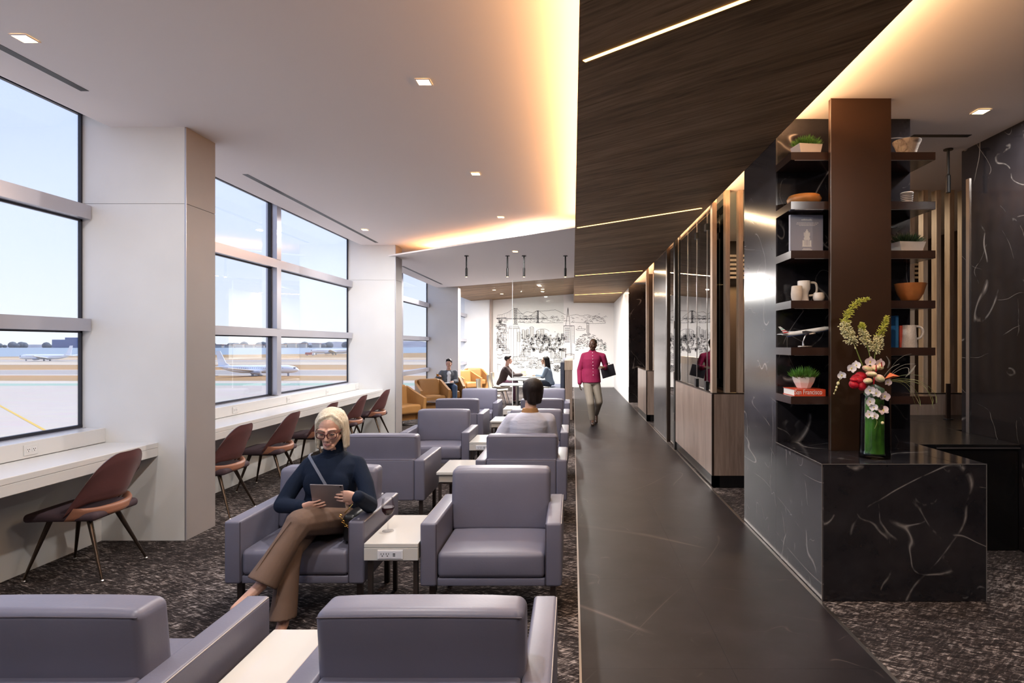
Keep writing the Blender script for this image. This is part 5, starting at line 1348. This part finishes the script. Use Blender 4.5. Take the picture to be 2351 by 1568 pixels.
# tablet
tcn = P(753, 1139, 3.585); TM = Matrix.Translation(tcn) @ Euler((math.radians(24), math.radians(2), .03)).to_matrix().to_4x4()
tb = thing('tablet', 'grey tablet held by the seated woman', 'tablet', (0,0,0)); tb.matrix_world = TM
MB().rbox(-.096, .096, -.0035, .0035, -.082, .082, .0034, 2).build('case', mat('space_grey_metal', (.30,.27,.28), .35, .7), tb, smooth=50)
MB().box(-.090, .090, .0036, .0042, -.076, .076).build('screen', mat('tablet_screen', (.02,.02,.03), .1, emit=(.6,.7,.9), estr=.35), tb)
MB().lathe([(.006,-.0006),(.0055,.0008)], 14).xf(Matrix.Translation((.082,-.0042,.074)) @ Matrix.Rotation(PI/2, 4, 'X')).build('camera_lens', BLACK, tb)
# black handbag with a gold chain beside her
hb = thing('handbag', 'small black handbag with a gold chain beside the seated woman', 'bag', (-1.362, 3.80, .449))
MB().rbox(-.038, .042, -.10, .10, 0, .165, .025, 3, 2).build('bag_body', mat('black_bag_leather', (.012,.012,.013), .35), hb, smooth=60)
GOLD = mat('gold_chain', (.75,.50,.16), .25, 1)
for i in range(11):
    t_ = i/10; p = V((-.045+.08*t_, -.106, .165-.05*math.sin(PI*t_)-.03*t_)); Rr = Euler((.6*(i % 2)*2, .5, .8*(i % 2))).to_matrix()
    MB().tube([p+Rr @ V((.010*math.cos(a*PI/4), 0, .0065*math.sin(a*PI/4))) for a in range(8)], .0022, 6, closed=True).build('chain_link', GOLD, hb, smooth=60)
MB().tube([(-.02,-.105,.18),(.01,-.11,.21),(.03,-.105,.235)], .0035, 8).build('clasp', GOLD, hb)
# wine glass
gy = 3.83; wgp = V((PX(891, 3.80), 3.80, .4885))
wg = thing('wine_glass', 'stemmed glass of red wine on the white power table', 'glass', wgp)
CG = thin_glass('wine_glass_clear', (.98,.98,.985), .55)
MB().lathe([(.036,0),(.034,.003),(.006,.006),(.004,.012),(.0035,.085),(.006,.092),(.022,.103),(.037,.125),(.0405,.15),(.038,.18),(.033,.205)], 32).build('glass', CG, wg, smooth=60)
MB().lathe([(.0,.094),(.020,.1035),(.0355,.125),(.0390,.148),(.0390,.150),(.0,.150)], 32).build('red_wine', mat('red_wine', (.030,.004,.008), .08), wg, smooth=50)
# ------------------------------------------------------------------ the man in white, from behind
ml = thing('person', 'dark haired man in a white shirt with tan collar, seated facing away', 'person', (0,0,0))
pel = V((-.46, 6.00, .52)); nk = V((-.415, 5.92, 1.005)); hc_ = V((-.405, 5.985, 1.190)); HM = rotm(PI+.38, .06)
shR = V((-.235, 5.94, .915)); shL = V((-.595, 5.94, .915)); elR = V((-.20, 6.05, .68)); elL = V((-.735, 6.00, .68)); wrR = V((-.32, 6.28, .62)); wrL = V((-.765, 6.22, .725))
b = MB(); torso(b, pel, nk, X, Yv, -.012, 1.05); b.cap(nk+V((0,0,-.03)), .058, hc_+V((0,-.01,-.05)), .056, 12); head_items(b, hc_, HM, 1.04)
for s_, e_, w__ in ((shR,elR,wrR),(shL,elL,wrL)): chain(b, [s_, e_, w__], [.05,.042,.03])
hand(b, wrL, V((.15,.9,.35)), V((.9,-.2,.2)), -1, (.4,.5,.4)); hand(b, wrR, V((-.4,.9,-.1)), V((0,0,-1)), 1)
for sx_ in (-1, 1):
    h_ = pel+V((sx_*.10,.05,-.01)); k_ = V((-.49+sx_*.13, 6.44, .53)); a_ = V((-.49+sx_*.12, 6.50, .09)); chain(b, [h_, k_, a_], [.08,.055,.038]); b.cap(a_, .036, a_+V((0,.13,-.05)), .03)
blob('body', b, SKM, ml, .006, 3); face_parts(ml, hc_, HM, 1.04, 'dark', LIPL, mat('brow_black', (.02,.015,.012), .8))
b = MB(); torso(b, pel, nk+V((0,0,-.01)), X, Yv, .020, 1.07)
chain(b, [nk+V((.07,0,-.07)), shR, elR, wrR.lerp(elR,.1)], [.055,.070,.064,.050]); chain(b, [nk+V((-.07,0,-.07)), shL, shL.lerp(elL,.5)+V((-.01,0,0)), elL, wrL.lerp(elL,.15)], [.055,.070,.070,.064,.048])
WSH = mat('white_cotton_shirt', (.52,.53,.62), .85, bump=1.0, bscale=6, bstretch=(.8,1,3.0))
blob('shirt', b, WSH, ml, .008, 5)
b = MB(); b.loft([(nk+V((0,0,-.045)), X*.105, Yv*.085), (nk+V((0,0,-.02)), X*.088, Yv*.078), (nk+V((0,.005,.030)), X*.072, Yv*.072)], 24); blob('collar', b, mat('tan_collar', (.30,.15,.055), .7), ml, .006, 2)
b = MB()
for sx_ in (-1, 1): chain(b, [pel+V((sx_*.10,.05,-.01)), V((-.49+sx_*.13, 6.44, .53)), V((-.49+sx_*.12, 6.50, .10))], [.10,.075,.06])
blob('trousers', b, mat('charcoal_trousers', (.03,.03,.035), .8), ml, .009, 3)
b = MB()
for sx_ in (-1, 1): a_ = V((-.49+sx_*.12, 6.50, .045)); b.cap(a_, .042, a_+V((0,.14,-.005)), .034)
blob('shoes', b, LSH, ml, .009, 2)
b = MB(); R3 = HM.to_3x3()
def hp(x, y, z): return hc_+HM @ (V((x, y, z))*1.04)
b.ell(hp(0, .046, .038), (.104,.094,.096), 22, 14, R3)
for s in (-1, 1):
    for x, y, zt, zb, r in ((.078,.050,.03,-.062,.030),(.050,.086,.03,-.092,.034),(.076,.030,.04,.0,.020)): b.cap(hp(s*x, y, zt), r, hp(s*x*.92, y, zb), r*.75, 10)
b.cap(hp(0,.096,.03), .036, hp(0,.090,-.100), .028); b.cap(hp(-.025,.094,.03), .034, hp(-.022,.086,-.098), .026); b.cap(hp(.025,.094,.03), .034, hp(.022,.086,-.098), .026); b.cap(hp(-.05,-.045,.085), .022, hp(.05,-.045,.085), .022)
blob('hair', b, HDB, ml, .006, 10)
gb = MB()
for s in (-1, 1): gb.tube([hp(s*.062,-.098,.008), hp(s*.076,-.06,.010), hp(s*.082,.0,.010)], .0022, 6); gb.tube([hp(s*.034+.026*math.cos(i*PI/8), -.104, .002+.019*math.sin(i*PI/8)) for i in range(16)], .0018, 6, closed=True)
gb.build('glasses', mat('thin_metal_frame', (.5,.5,.5), .3, 1), ml, smooth=70)
# ------------------------------------------------------------------ the walking man
wm_ = thing('person', 'man in a magenta shirt and khaki trousers walking down the stone aisle', 'person', (0,0,0))
YW = 12.55
def wp(px, py, dy=0): return P(px, py, YW+dy)
pel = wp(1357, 882, .02); pel.z = .93; nk = wp(1360, 806, .0); hc_ = wp(1361, 791.5, -.02); HM = rotm(-.42, .05)
shR = wp(1341, 817); shL = wp(1384, 818); elR = wp(1331, 850, .05); wrR = wp(1331, 880, -.06); elL = wp(1392, 845, .08); wrL = wp(1387, 844, -.24)
hiR = pel+V((-.085,0,-.02)); hiL = pel+V((.085,0,-.02)); knR = wp(1356, 926, -.16); anR = wp(1360, 962, -.08); anR.z = .10; knL = wp(1375, 922, -.02); anL = wp(1368, 952, .34)
b = MB(); torso(b, pel, nk, X, -Yv, -.012, 1.02); b.cap(nk+V((0,.0,-.03)), .058, hc_+V((0,.02,-.05)), .056); head_items(b, hc_, HM, 1.02, False, 1.2)
chain(b, [shR, elR, wrR], [.05,.042,.030]); chain(b, [shL, elL, wrL], [.05,.042,.030])
hand(b, wrR, V((.02,-.15,-1)), V((1,0,0)), -1, (.3,.4,.35)); hand(b, wrL, V((-.75,-.45,.02)), V((-.1,.6,-.7)), -1, (.55,.7,.5))
for h_, k_, a_ in ((hiR,knR,anR),(hiL,knL,anL)): chain(b, [h_, k_, a_], [.078,.055,.038])
b.cap(anR, .036, anR+V((0,-.14,-.06)), .03); b.cap(anL, .036, anL+V((0,-.08,-.12)), .03)
blob('body', b, SKD, wm_, .007, 3); face_parts(wm_, hc_, HM, 1.02, 'dark', LIPD, mat('brow_black', (.02,.015,.012), .8))
MAG = mat('magenta_shirt', (.25,.009,.060), .8, bump=.8, bscale=11)
b = MB(); torso(b, pel+V((0,0,.06)), nk+V((0,0,-.01)), X, -Yv, .026, 1.02); b.loft([(pel+V((0,0,-.06)), X*.205, Yv*.150), (pel+V((0,0,.06)), X*.195, Yv*.140), (pel+V((0,0,.20)), X*.180, Yv*.130)], 24)
chain(b, [nk+V((-.07,0,-.06)), shR, elR, wrR+V((0,0,.01))], [.052,.066,.060,.046]); chain(b, [nk+V((.07,0,-.06)), shL, elL, wrL.lerp(elL,.08)], [.052,.066,.060,.048])
b.loft([(nk+V((0,0,-.03)), X*.085, Yv*.075), (nk+V((0,0,.025)), X*.068, Yv*.066)], 20)
sh_ = blob('shirt', b, MAG, wm_, .009, 4)
bt = mat('pearl_button', (.75,.65,.68), .4)
for i in range(8): z = nk.z-.03-i*.065; MB().ell((nk.x+.006*i*.3, nk.y-.135-(.012 if i > 1 else -.05+.03*i), z), (.008,.005,.008), 8, 5).build('button', bt, sh_, smooth=80)
b = MB(); b.loft([(pel+V((0,0,-.10)), X*.165, Yv*.12), (pel+V((0,0,.06)), X*.17, Yv*.125)], 20); chain(b, [hiR, knR, anR+V((0,0,.03))], [.100,.080,.064]); chain(b, [hiL, knL, anL+V((0,0,.03))], [.100,.080,.064])
blob('trousers', b, mat('khaki_trousers', (.27,.235,.19), .8, bump=.3, bscale=12), wm_, .009, 3)
b = MB(); b.cap(anR+V((0,.02,-.055)), .045, anR+V((0,-.17,-.060)), .040); b.cap(anR, .05, anR+V((0,-.06,-.05)), .045); b.cap(anL+V((0,.03,-.02)), .045, anL+V((0,-.09,-.14)), .040)
blob('shoes', b, mat('brown_shoe', (.05,.03,.022), .35), wm_, .008, 2)
b = MB(); R3 = HM.to_3x3(); b.ell(hc_+HM @ V((0,.026,.044)), (.079,.090,.082), 20, 12, R3); blob('hair', b, HBK, wm_, .008, 1)
lp = thing('document_case', 'dark slim case carried under the arm of the walking man', 'case', wp(1396, 852, -.05), .35)
MB().rbox(-.15, .15, -.018, .018, -.12, .12, .01, 2).xf(Matrix.Rotation(-.25, 4, 'Y')).build('case_body', mat('dark_case', (.025,.022,.030), .5), lp, smooth=50)
MB().tube([(-.05,0,.128),(-.045,0,.15),(.03,0,.168),(.035,0,.148)], .006, 6).build('grip', BLACK, lp)
# ------------------------------------------------------------------ generic seated figure for the three distant people
def seated(label, pel, yaw, head_yaw, skin, hair_m, top_m, leg_m, hands, lean=.06, long_hair=False, jacket=None, pitch=.08, lipm=LIPL, legs=(.42,.0), torso_h=.455, foot_z=0.0):
    o = thing('person', label, 'person', (0,0,0)); R = Euler((0,0,yaw)).to_matrix(); f = R @ V((0,-1,0)); r = R @ V((1,0,0))
    pel = V(pel); nk = pel+Z*torso_h+f*lean; hc_ = nk+Z*.170+f*.045; HM = rotm(head_yaw, pitch)
    sL = nk+r*.175-Z*.065; sR = nk-r*.175-Z*.065
    wL = pel+f*hands[0][1]+r*hands[0][0]+Z*hands[0][2]; wR = pel+f*hands[1][1]+r*hands[1][0]+Z*hands[1][2]
    def elbow(s, w_, sd):
        m_ = (s+w_)/2; return m_-Z*.12+r*sd*.06-f*.05
    eL, eR = elbow(sL, wL, 1), elbow(sR, wR, -1)
    b = MB(); torso(b, pel, nk, r, f, -.012, .98); b.cap(nk-Z*.03, .054, hc_-Z*.05-f*.02, .052); head_items(b, hc_, HM, 1.0, long_hair)
    chain(b, [sL, eL, wL], [.048,.040,.028]); chain(b, [sR, eR, wR], [.048,.040,.028])
    hand(b, wL, (wL-eL)*.7+f*.1-r*.08, -Z+r*-.2, -1); hand(b, wR, (wR-eR)*.7+f*.1+r*.08, -Z+r*.2, 1)
    lg = []
    for sd in (-1, 1):
        h_ = pel+r*sd*.09+f*.03; k_ = pel+r*sd*.12+f*legs[0]+Z*.02; a_ = V((k_.x, k_.y, foot_z+.09))+f*legs[1]
        chain(b, [h_, k_, a_], [.076,.054,.036]); b.cap(a_, .034, a_+f*.13-Z*.055, .028); lg.append((h_, k_, a_))
    blob('body', b, skin, o, .0075, 3); face_parts(o, hc_, HM, 1.0, 'dark', lipm, mat('brow_black', (.02,.015,.012), .8))
    b = MB(); torso(b, pel, nk-Z*.01, r, f, .018, 1.0); chain(b, [nk+r*.07-Z*.06, sL, eL, wL.lerp(eL,.06)], [.05,.064,.058,.046]); chain(b, [nk-r*.07-Z*.06, sR, eR, wR.lerp(eR,.06)], [.05,.064,.058,.046])
    blob('top', b, jacket or top_m, o, .010, 3)
    if jacket:
        b = MB(); b.loft([(pel+Z*.10+f*.125, r*.045, f*.035), (pel+Z*.25+f*.150, r*.055, f*.03), (pel+Z*.36+f*.150, r*.060, f*.03), (nk-Z*.02+f*.035, r*.055, f*.035)], 14); blob('shirt_front', b, top_m, o, .008, 2)
        for sd in (-1, 1): MB().tube([nk+r*sd*.055+f*.03-Z*.0, nk+r*sd*.075+f*.10-Z*.10, pel+r*sd*.055+f*.150+Z*.18], [.012,.024,.010], 6, flat=.4).build('lapel', jacket, o, smooth=70)
    b = MB()
    b.loft([(pel-Z*.05, r*.165, f*.12), (pel+Z*.06, r*.17, f*.125)], 18)
    for h_, k_, a_ in lg: chain(b, [h_, k_, a_+Z*.03], [.096,.074,.056])
    blob('trousers', b, leg_m, o, .010, 3)
    b = MB()
    for h_, k_, a_ in lg: b.cap(a_-Z*.05, .040, a_+f*.14-Z*.054, .034)
    blob('shoes', b, LSH, o, .010, 2)
    b = MB(); R3 = HM.to_3x3()
    def hp(x, y, z): return hc_+HM @ V((x, y, z))
    b.ell(hp(0,.028,.046), (.083,.094,.083), 20, 12, R3)
    if long_hair:
        for x, y in ((-.06,.05),(-.03,.09),(.0,.10),(.03,.09),(.06,.05)): b.cap(hp(x, y, .05), .034, hp(x*1.2, y+.035, -.24), .026)
        for s in (-1, 1): b.cap(hp(s*.074,.0,.06), .018, hp(s*.08,.02,-.16), .018)
    else:
        for s in (-1, 1): b.cap(hp(s*.068,.03,.04), .018, hp(s*.066,.04,-.02), .014)
        b.cap(hp(-.04,-.05,.10), .024, hp(.04,-.05,.10), .024)
    blob('hair', b, hair_m, o, .008, 1)
    return o, hc_, wL, wR, f, r, Z
JEAN = mat('blue_denim', (.05,.09,.17), .85)
o, hc_, wL, wR, f, r, _ = seated('man in a grey blazer and white shirt, seated in a tan chair', (-3.30, 16.18, .525), .30, .0, SKL, HBK, mat('white_shirt_far', (.70,.74,.80), .8), JEAN,
    ((.10,.28,.16), (-.30,.26,.30)), .06, False, mat('grey_blazer', (.11,.125,.15), .8), .15, LIPL, (.40,.05))
gl2 = thing('juice_glass', 'glass of amber drink raised by the man in the blazer', 'glass', wR+f*.09+Z*.0-r*.01)
MB().lathe([(.018,-.06),(.004,-.055),(.004,-.01),(.03,.02),(.036,.06),(.032,.10)], 18).build('glass', CG, gl2, smooth=60); MB().lathe([(.0,-.002),(.028,.022),(.034,.06),(.0,.06)], 18).build('drink', mat('amber_drink', (.55,.24,.02), .1, emit=None), gl2, smooth=60)
bk = thing('magazine', 'white paper lying on the lap of the man in the blazer', 'paper', (pel.x*0-3.33+f.x*.32, 16.18+f.y*.30, .645), .3)
MB().rbox(-.13, .13, -.10, .10, 0, .012, .004, 1).build('pages', mat('white_paper', (.80,.82,.85), .7), bk); MB().box(-.13, .13, -.0015, .0015, .0122, .0135).build('fold', PAPER, bk)
seated('dark haired man in a brown shirt at the far table', (-2.02, 17.2, .555), PI/2, PI/2-.05, SKL, HDB, mat('brown_shirt', (.055,.035,.033), .8), mat('plum_trousers', (.10,.03,.06), .8), ((.16,.64,.25), (-.16,.60,.25)), .16, False, None, .02, LIPL, (.40,-.02), .49)
seated('woman with long dark hair and a light denim jacket at the far table', (-.64, 17.2, .555), -PI/2, -PI/2+.05, SKM, HBK, mat('light_denim', (.26,.33,.42), .85), mat('navy_jeans', (.02,.03,.055), .85), ((.12,.38,.235), (-.14,.38,.235)), .10, True, None, .03, LIPL, (.36,-.02), .475)
for i, (x, y, lb) in enumerate(((-1.20,17.12,'white plate on the couple\'s table'), (-1.08,17.40,'small white plate beside the woman in the denim jacket'))):
    t = thing('plate', lb, 'plate', (x, y, .7525), 0, 'plates on the far table'); MB().lathe([(.06,0),(.10,.008),(.105,.012),(.098,.012),(.06,.006),(.0,.005)], 24).build('dish', CER, t, smooth=60); MB().lathe([(.055,.0061),(.052,.011),(.0,.012)], 14).build('food', mat('pale_food', (.55,.5,.25), .8), t)
t = thing('open_menu', 'pale folded card standing on the couple\'s table', 'card', (-1.40, 17.32, .7525), .4)
for s in (-1, 1): MB().box(-.07, .07, -.002, .002, 0, .15).xf(Matrix.Translation((0,s*.028,0)) @ Matrix.Rotation(s*.18, 4, 'X')).build('leaf', mat('pale_card', (.62,.66,.50), .7), t)
# ================================================================== skyline mural (line drawing on the far wall)
YMU = YM-.004
mu = thing('skyline_mural', 'black line drawing of a city skyline and bridge on the far wall', 'mural', (0,0,0))
INK = mat('mural_ink', (.02,.02,.03), .8)
INKG = mat('mural_ink_green', (.05,.20,.16), .8)
def zz(x, y): return P(1110+x/6.032, 640+y/6.032, YM)         # mural zoom coordinates
class Ink:
    def __init__(s): s.b = MB()
    def line(s, pts, wd=2.6):
        q = [zz(*p) for p in pts]; h = 1.3*wd/6.032/F*YM/2
        for a, c in zip(q, q[1:]):
            d = c-a; d.y = 0
            if d.length < 1e-5: continue
            d.normalize(); nn = V((-d.z, 0, d.x))*h; e = d*h*.5
            vs = [V((p.x, YMU-.002, p.z)) for p in (a-nn-e, c-nn+e, c+nn+e, a+nn-e)]
            s.b.add(vs, [(0,1,2,3)])
        return s
    def rect(s, x0, y0, x1, y1, wd=2.4): return s.line([(x0,y0),(x1,y0),(x1,y1),(x0,y1),(x0,y0)], wd)
    def arc(s, cx, cy, rx, ry, a0, a1, n=8, wd=2.2): return s.line([(cx+rx*math.cos(math.radians(a0+(a1-a0)*i/n)), cy+ry*math.sin(math.radians(a0+(a1-a0)*i/n))) for i in range(n+1)], wd)
    def done(s, nm, m=INK): return s.b.build(nm, m, mu, fixn=False)
rnd = random.Random(77)
k = Ink()                                                     # suspension bridge
for x0, x1, yt, yb in ((425,465,405,630), (742,764,440,610)):
    for x in (x0, x0+(x1-x0)*.35, x1-(x1-x0)*.35, x1): k.line([(x,yt),(x,yb)], 3)
    y = yt+10
    while y < yb: k.line([(x0,y),(x1,y)], 3); k.line([(x0,y),(x1,y+20)], 2); y += 24
    k.line([(x0-12,yb),(x1+12,yb)], 4)
k.line([(180,548),(420,552),(870,552)], 3.5); k.line([(180,556),(870,560)], 2.5)
k.line([(195,505),(260,495),(340,465),(425,410)], 2.5); k.line([(465,410),(500,455),(560,505),(610,522),(660,505),(742,442)], 2.5); k.line([(764,442),(800,470),(850,505),(890,540)], 2.5)
for i in range(14): x = 480+i*19; y = 445+75*math.sin(PI*(i+.5)/14); k.line([(x,y),(x,550)], 1.5)
for i in range(10): x = 200+i*23; k.line([(x,505-i*i*.95),(x,550)], 1.5)
k.done('bridge_lines')
k = Ink()                                                     # hills behind the bay
def ridge(pts, jit=3, wd=2.5):
    out = []
    for (xa, ya), (xb, yb) in zip(pts, pts[1:]):
        n = max(2, int(abs(xb-xa)/12))
        for i in range(n): t = i/n; out.append((xa+(xb-xa)*t, ya+(yb-ya)*t+rnd.uniform(-jit, jit)))
    k.line(out+[pts[-1]], wd)
ridge([(470,470),(540,490),(600,455),(680,470),(740,445),(790,450),(900,440),(1000,432),(1080,470),(1140,500)]); ridge([(1200,510),(1280,495),(1350,515),(1440,500),(1520,520),(1570,505),(1640,560),(1690,605)])
ridge([(480,600),(600,612),(760,606),(870,612),(1100,606)]); ridge([(1210,600),(1330,605),(1480,620),(1690,618)])
for i in range(150):
    x = rnd.choice([rnd.uniform(780,1120), rnd.uniform(1200,1690), rnd.uniform(480,740)]); yb = rnd.uniform(520,606)
    k.line([(x,yb),(x+rnd.uniform(8,22),yb-rnd.uniform(4,18)),(x+rnd.uniform(24,44),yb+rnd.uniform(-4,8))], 2)
k.line([(1590,492),(1600,486),(1612,490)], 2.5); k.line([(980,738),(990,732),(1000,738)], 2.5); k.done('hill_lines')
k = Ink()                                                     # pyramid tower and its neighbour
k.line([(1170,400),(1140,650)], 3.5); k.line([(1170,400),(1198,640)], 3.5); k.line([(1170,400),(1170,520)], 2); k.rect(1112,650,1256,654, 3)
k.line([(1112,650),(1112,900)], 3.5); k.line([(1200,650),(1210,1060)], 3.5); k.line([(1222,650),(1222,1060)], 2.5); k.line([(1256,650),(1256,900)], 3.5)
for i in range(8): y = 680+i*27; k.rect(1132,y,1190,y+9, 3.2)
for i in range(11): k.line([(1230,680+i*20),(1250,680+i*20)], 2)
k.line([(1155,520),(1187,520)], 2); k.line([(1148,580),(1192,580)], 2); k.line([(1100,960),(1145,960),(1145,1060)], 2.5); k.done('pyramid_tower_lines')
k = Ink()                                                     # tall slab tower left, hill tower right, boat
for x in (345,385,420,460,500): k.line([(x,690),(x,1090)], 2.2)
k.rect(360,655,485,690, 2.5); k.line([(345,680),(505,680)], 3); k.line([(345,690),(505,690)], 2)
k.rect(1430,620,1460,745, 2.8); k.arc(1445,620,15,14,180,360, 8, 3)
for x in (1437,1445,1453): k.line([(x,640),(x,740)], 1.6)
k.line([(1280,700),(1300,715),(1390,715),(1415,695),(1340,690),(1280,700)], 2.6); k.rect(1310,665,1360,690, 2.4); k.line([(1330,665),(1335,650)], 3); k.done('tower_lines')
k = Ink(); kg = Ink()                                          # wooded hill under the tower
for i in range(230):
    t = rnd.random(); x = 1275+425*t; top = 745+ (abs(x-1445)/170)**1.3*90; y = rnd.uniform(top, min(1000, top+200))
    (kg if (i % 4 == 0 and y > 900) else k).arc(x, y, rnd.uniform(6,14), rnd.uniform(4,9), rnd.uniform(150,210), rnd.uniform(330,420), 5, 2.6)
kg.done('green_tree_lines', INKG); k.done('tree_lines')
k = Ink()                                                     # packed houses of the middle city
for i in range(190):
    x = rnd.uniform(525,1120); y = rnd.uniform(760,1010); w_ = rnd.uniform(12,34); h = rnd.uniform(10,34)
    top = 690+ abs(x-800)*.25
    if y < top: y = top+rnd.uniform(0,80)
    k.rect(x, y, x+w_, y+h, 2.2)
    if i % 2: k.line([(x-3,y),(x+w_/2,y-h*.5),(x+w_+3,y)], 2.4)
    for j in range(rnd.randint(1,3)): k.line([(x+4+j*8,y+5),(x+4+j*8,y+h-3)], 2)
for x0, w_, yt in ((535,26,705),(570,22,715),(600,24,700),(645,50,680),(730,40,725),(790,48,705),(850,30,760),(470,40,740),(900,34,790)):
    k.rect(x0, yt, x0+w_, yt+130, 2.6)
    for j in range(int(w_/9)): k.line([(x0+5+j*9,yt+8),(x0+5+j*9,yt+122)], 1.8)
k.arc(668,685,28,22,180,360, 8, 3); k.arc(820,735,90,40,190,350, 12, 2.6); k.done('city_house_lines')
k = Ink()                                                     # street signs and lanterns of the left edge
for i in range(90):
    x = rnd.uniform(180,325); y = rnd.uniform(545,1000)
    if rnd.random() < .5: k.rect(x, y, x+rnd.uniform(10,34), y+rnd.uniform(8,26), 3)
    else: k.arc(x, y, rnd.uniform(8,18), rnd.uniform(6,12), 0, 320, 8, 3)
for y in (545,640,660,930,960): k.line([(180,y),(310,y-6)], 4)
for x in (190,215,240,275,320): k.line([(x,770),(x,960)], 3)
for y in (1030,1075): k.arc(225,y,40,26,20,150, 8, 4)
k.rect(270,985,365,1035, 3)
for i in range(7): k.line([(278+i*13,985),(278+i*13,1035)], 2.4)
k.line([(190,1180),(240,1195)], 4); k.line([(195,1180),(200,1290)], 3); k.done('sign_lines')
k = Ink()                                                     # waterfront market, pagoda, boats below
for x0, y0, w_, h in ((410,1085,210,50),(500,1060,70,26),(520,1030,34,30),(640,1100,110,70),(760,1130,70,60),(975,1100,100,60),(990,1075,70,26),(1005,1045,44,30),(1140,1050,115,65),(1080,980,56,130),(930,960,60,140),(560,980,90,80)):
    k.rect(x0, y0, x0+w_, y0+h, 2.6); k.line([(x0-10,y0),(x0+w_/2,y0-18),(x0+w_+10,y0)], 2.6)
    for j in range(int(w_/14)): k.line([(x0+7+j*14,y0+8),(x0+7+j*14,y0+h-5)], 2)
for cx_, cy_ in ((450,1170),(520,1220),(640,1210),(700,1180),(860,1200),(1010,1240),(1090,1230),(760,1230),(900,1150),(820,1120)):
    k.arc(cx_, cy_, 44, 18, 0, 180, 8, 3); k.line([(cx_-50,cy_),(cx_+50,cy_)], 3); k.line([(cx_,cy_),(cx_,cy_-36),(cx_+22,cy_-8)], 2.4)
for i in range(70): x = rnd.uniform(390,1110); y = rnd.uniform(1100,1270); k.arc(x, y, rnd.uniform(8,20), rnd.uniform(4,10), 180, 350, 5, 2.4)
for i in range(20): x = rnd.uniform(985,1080); y = rnd.uniform(1200,1290); k.arc(x, y, 14, 10, 0, 340, 8, 3.2)
k.done('waterfront_lines')
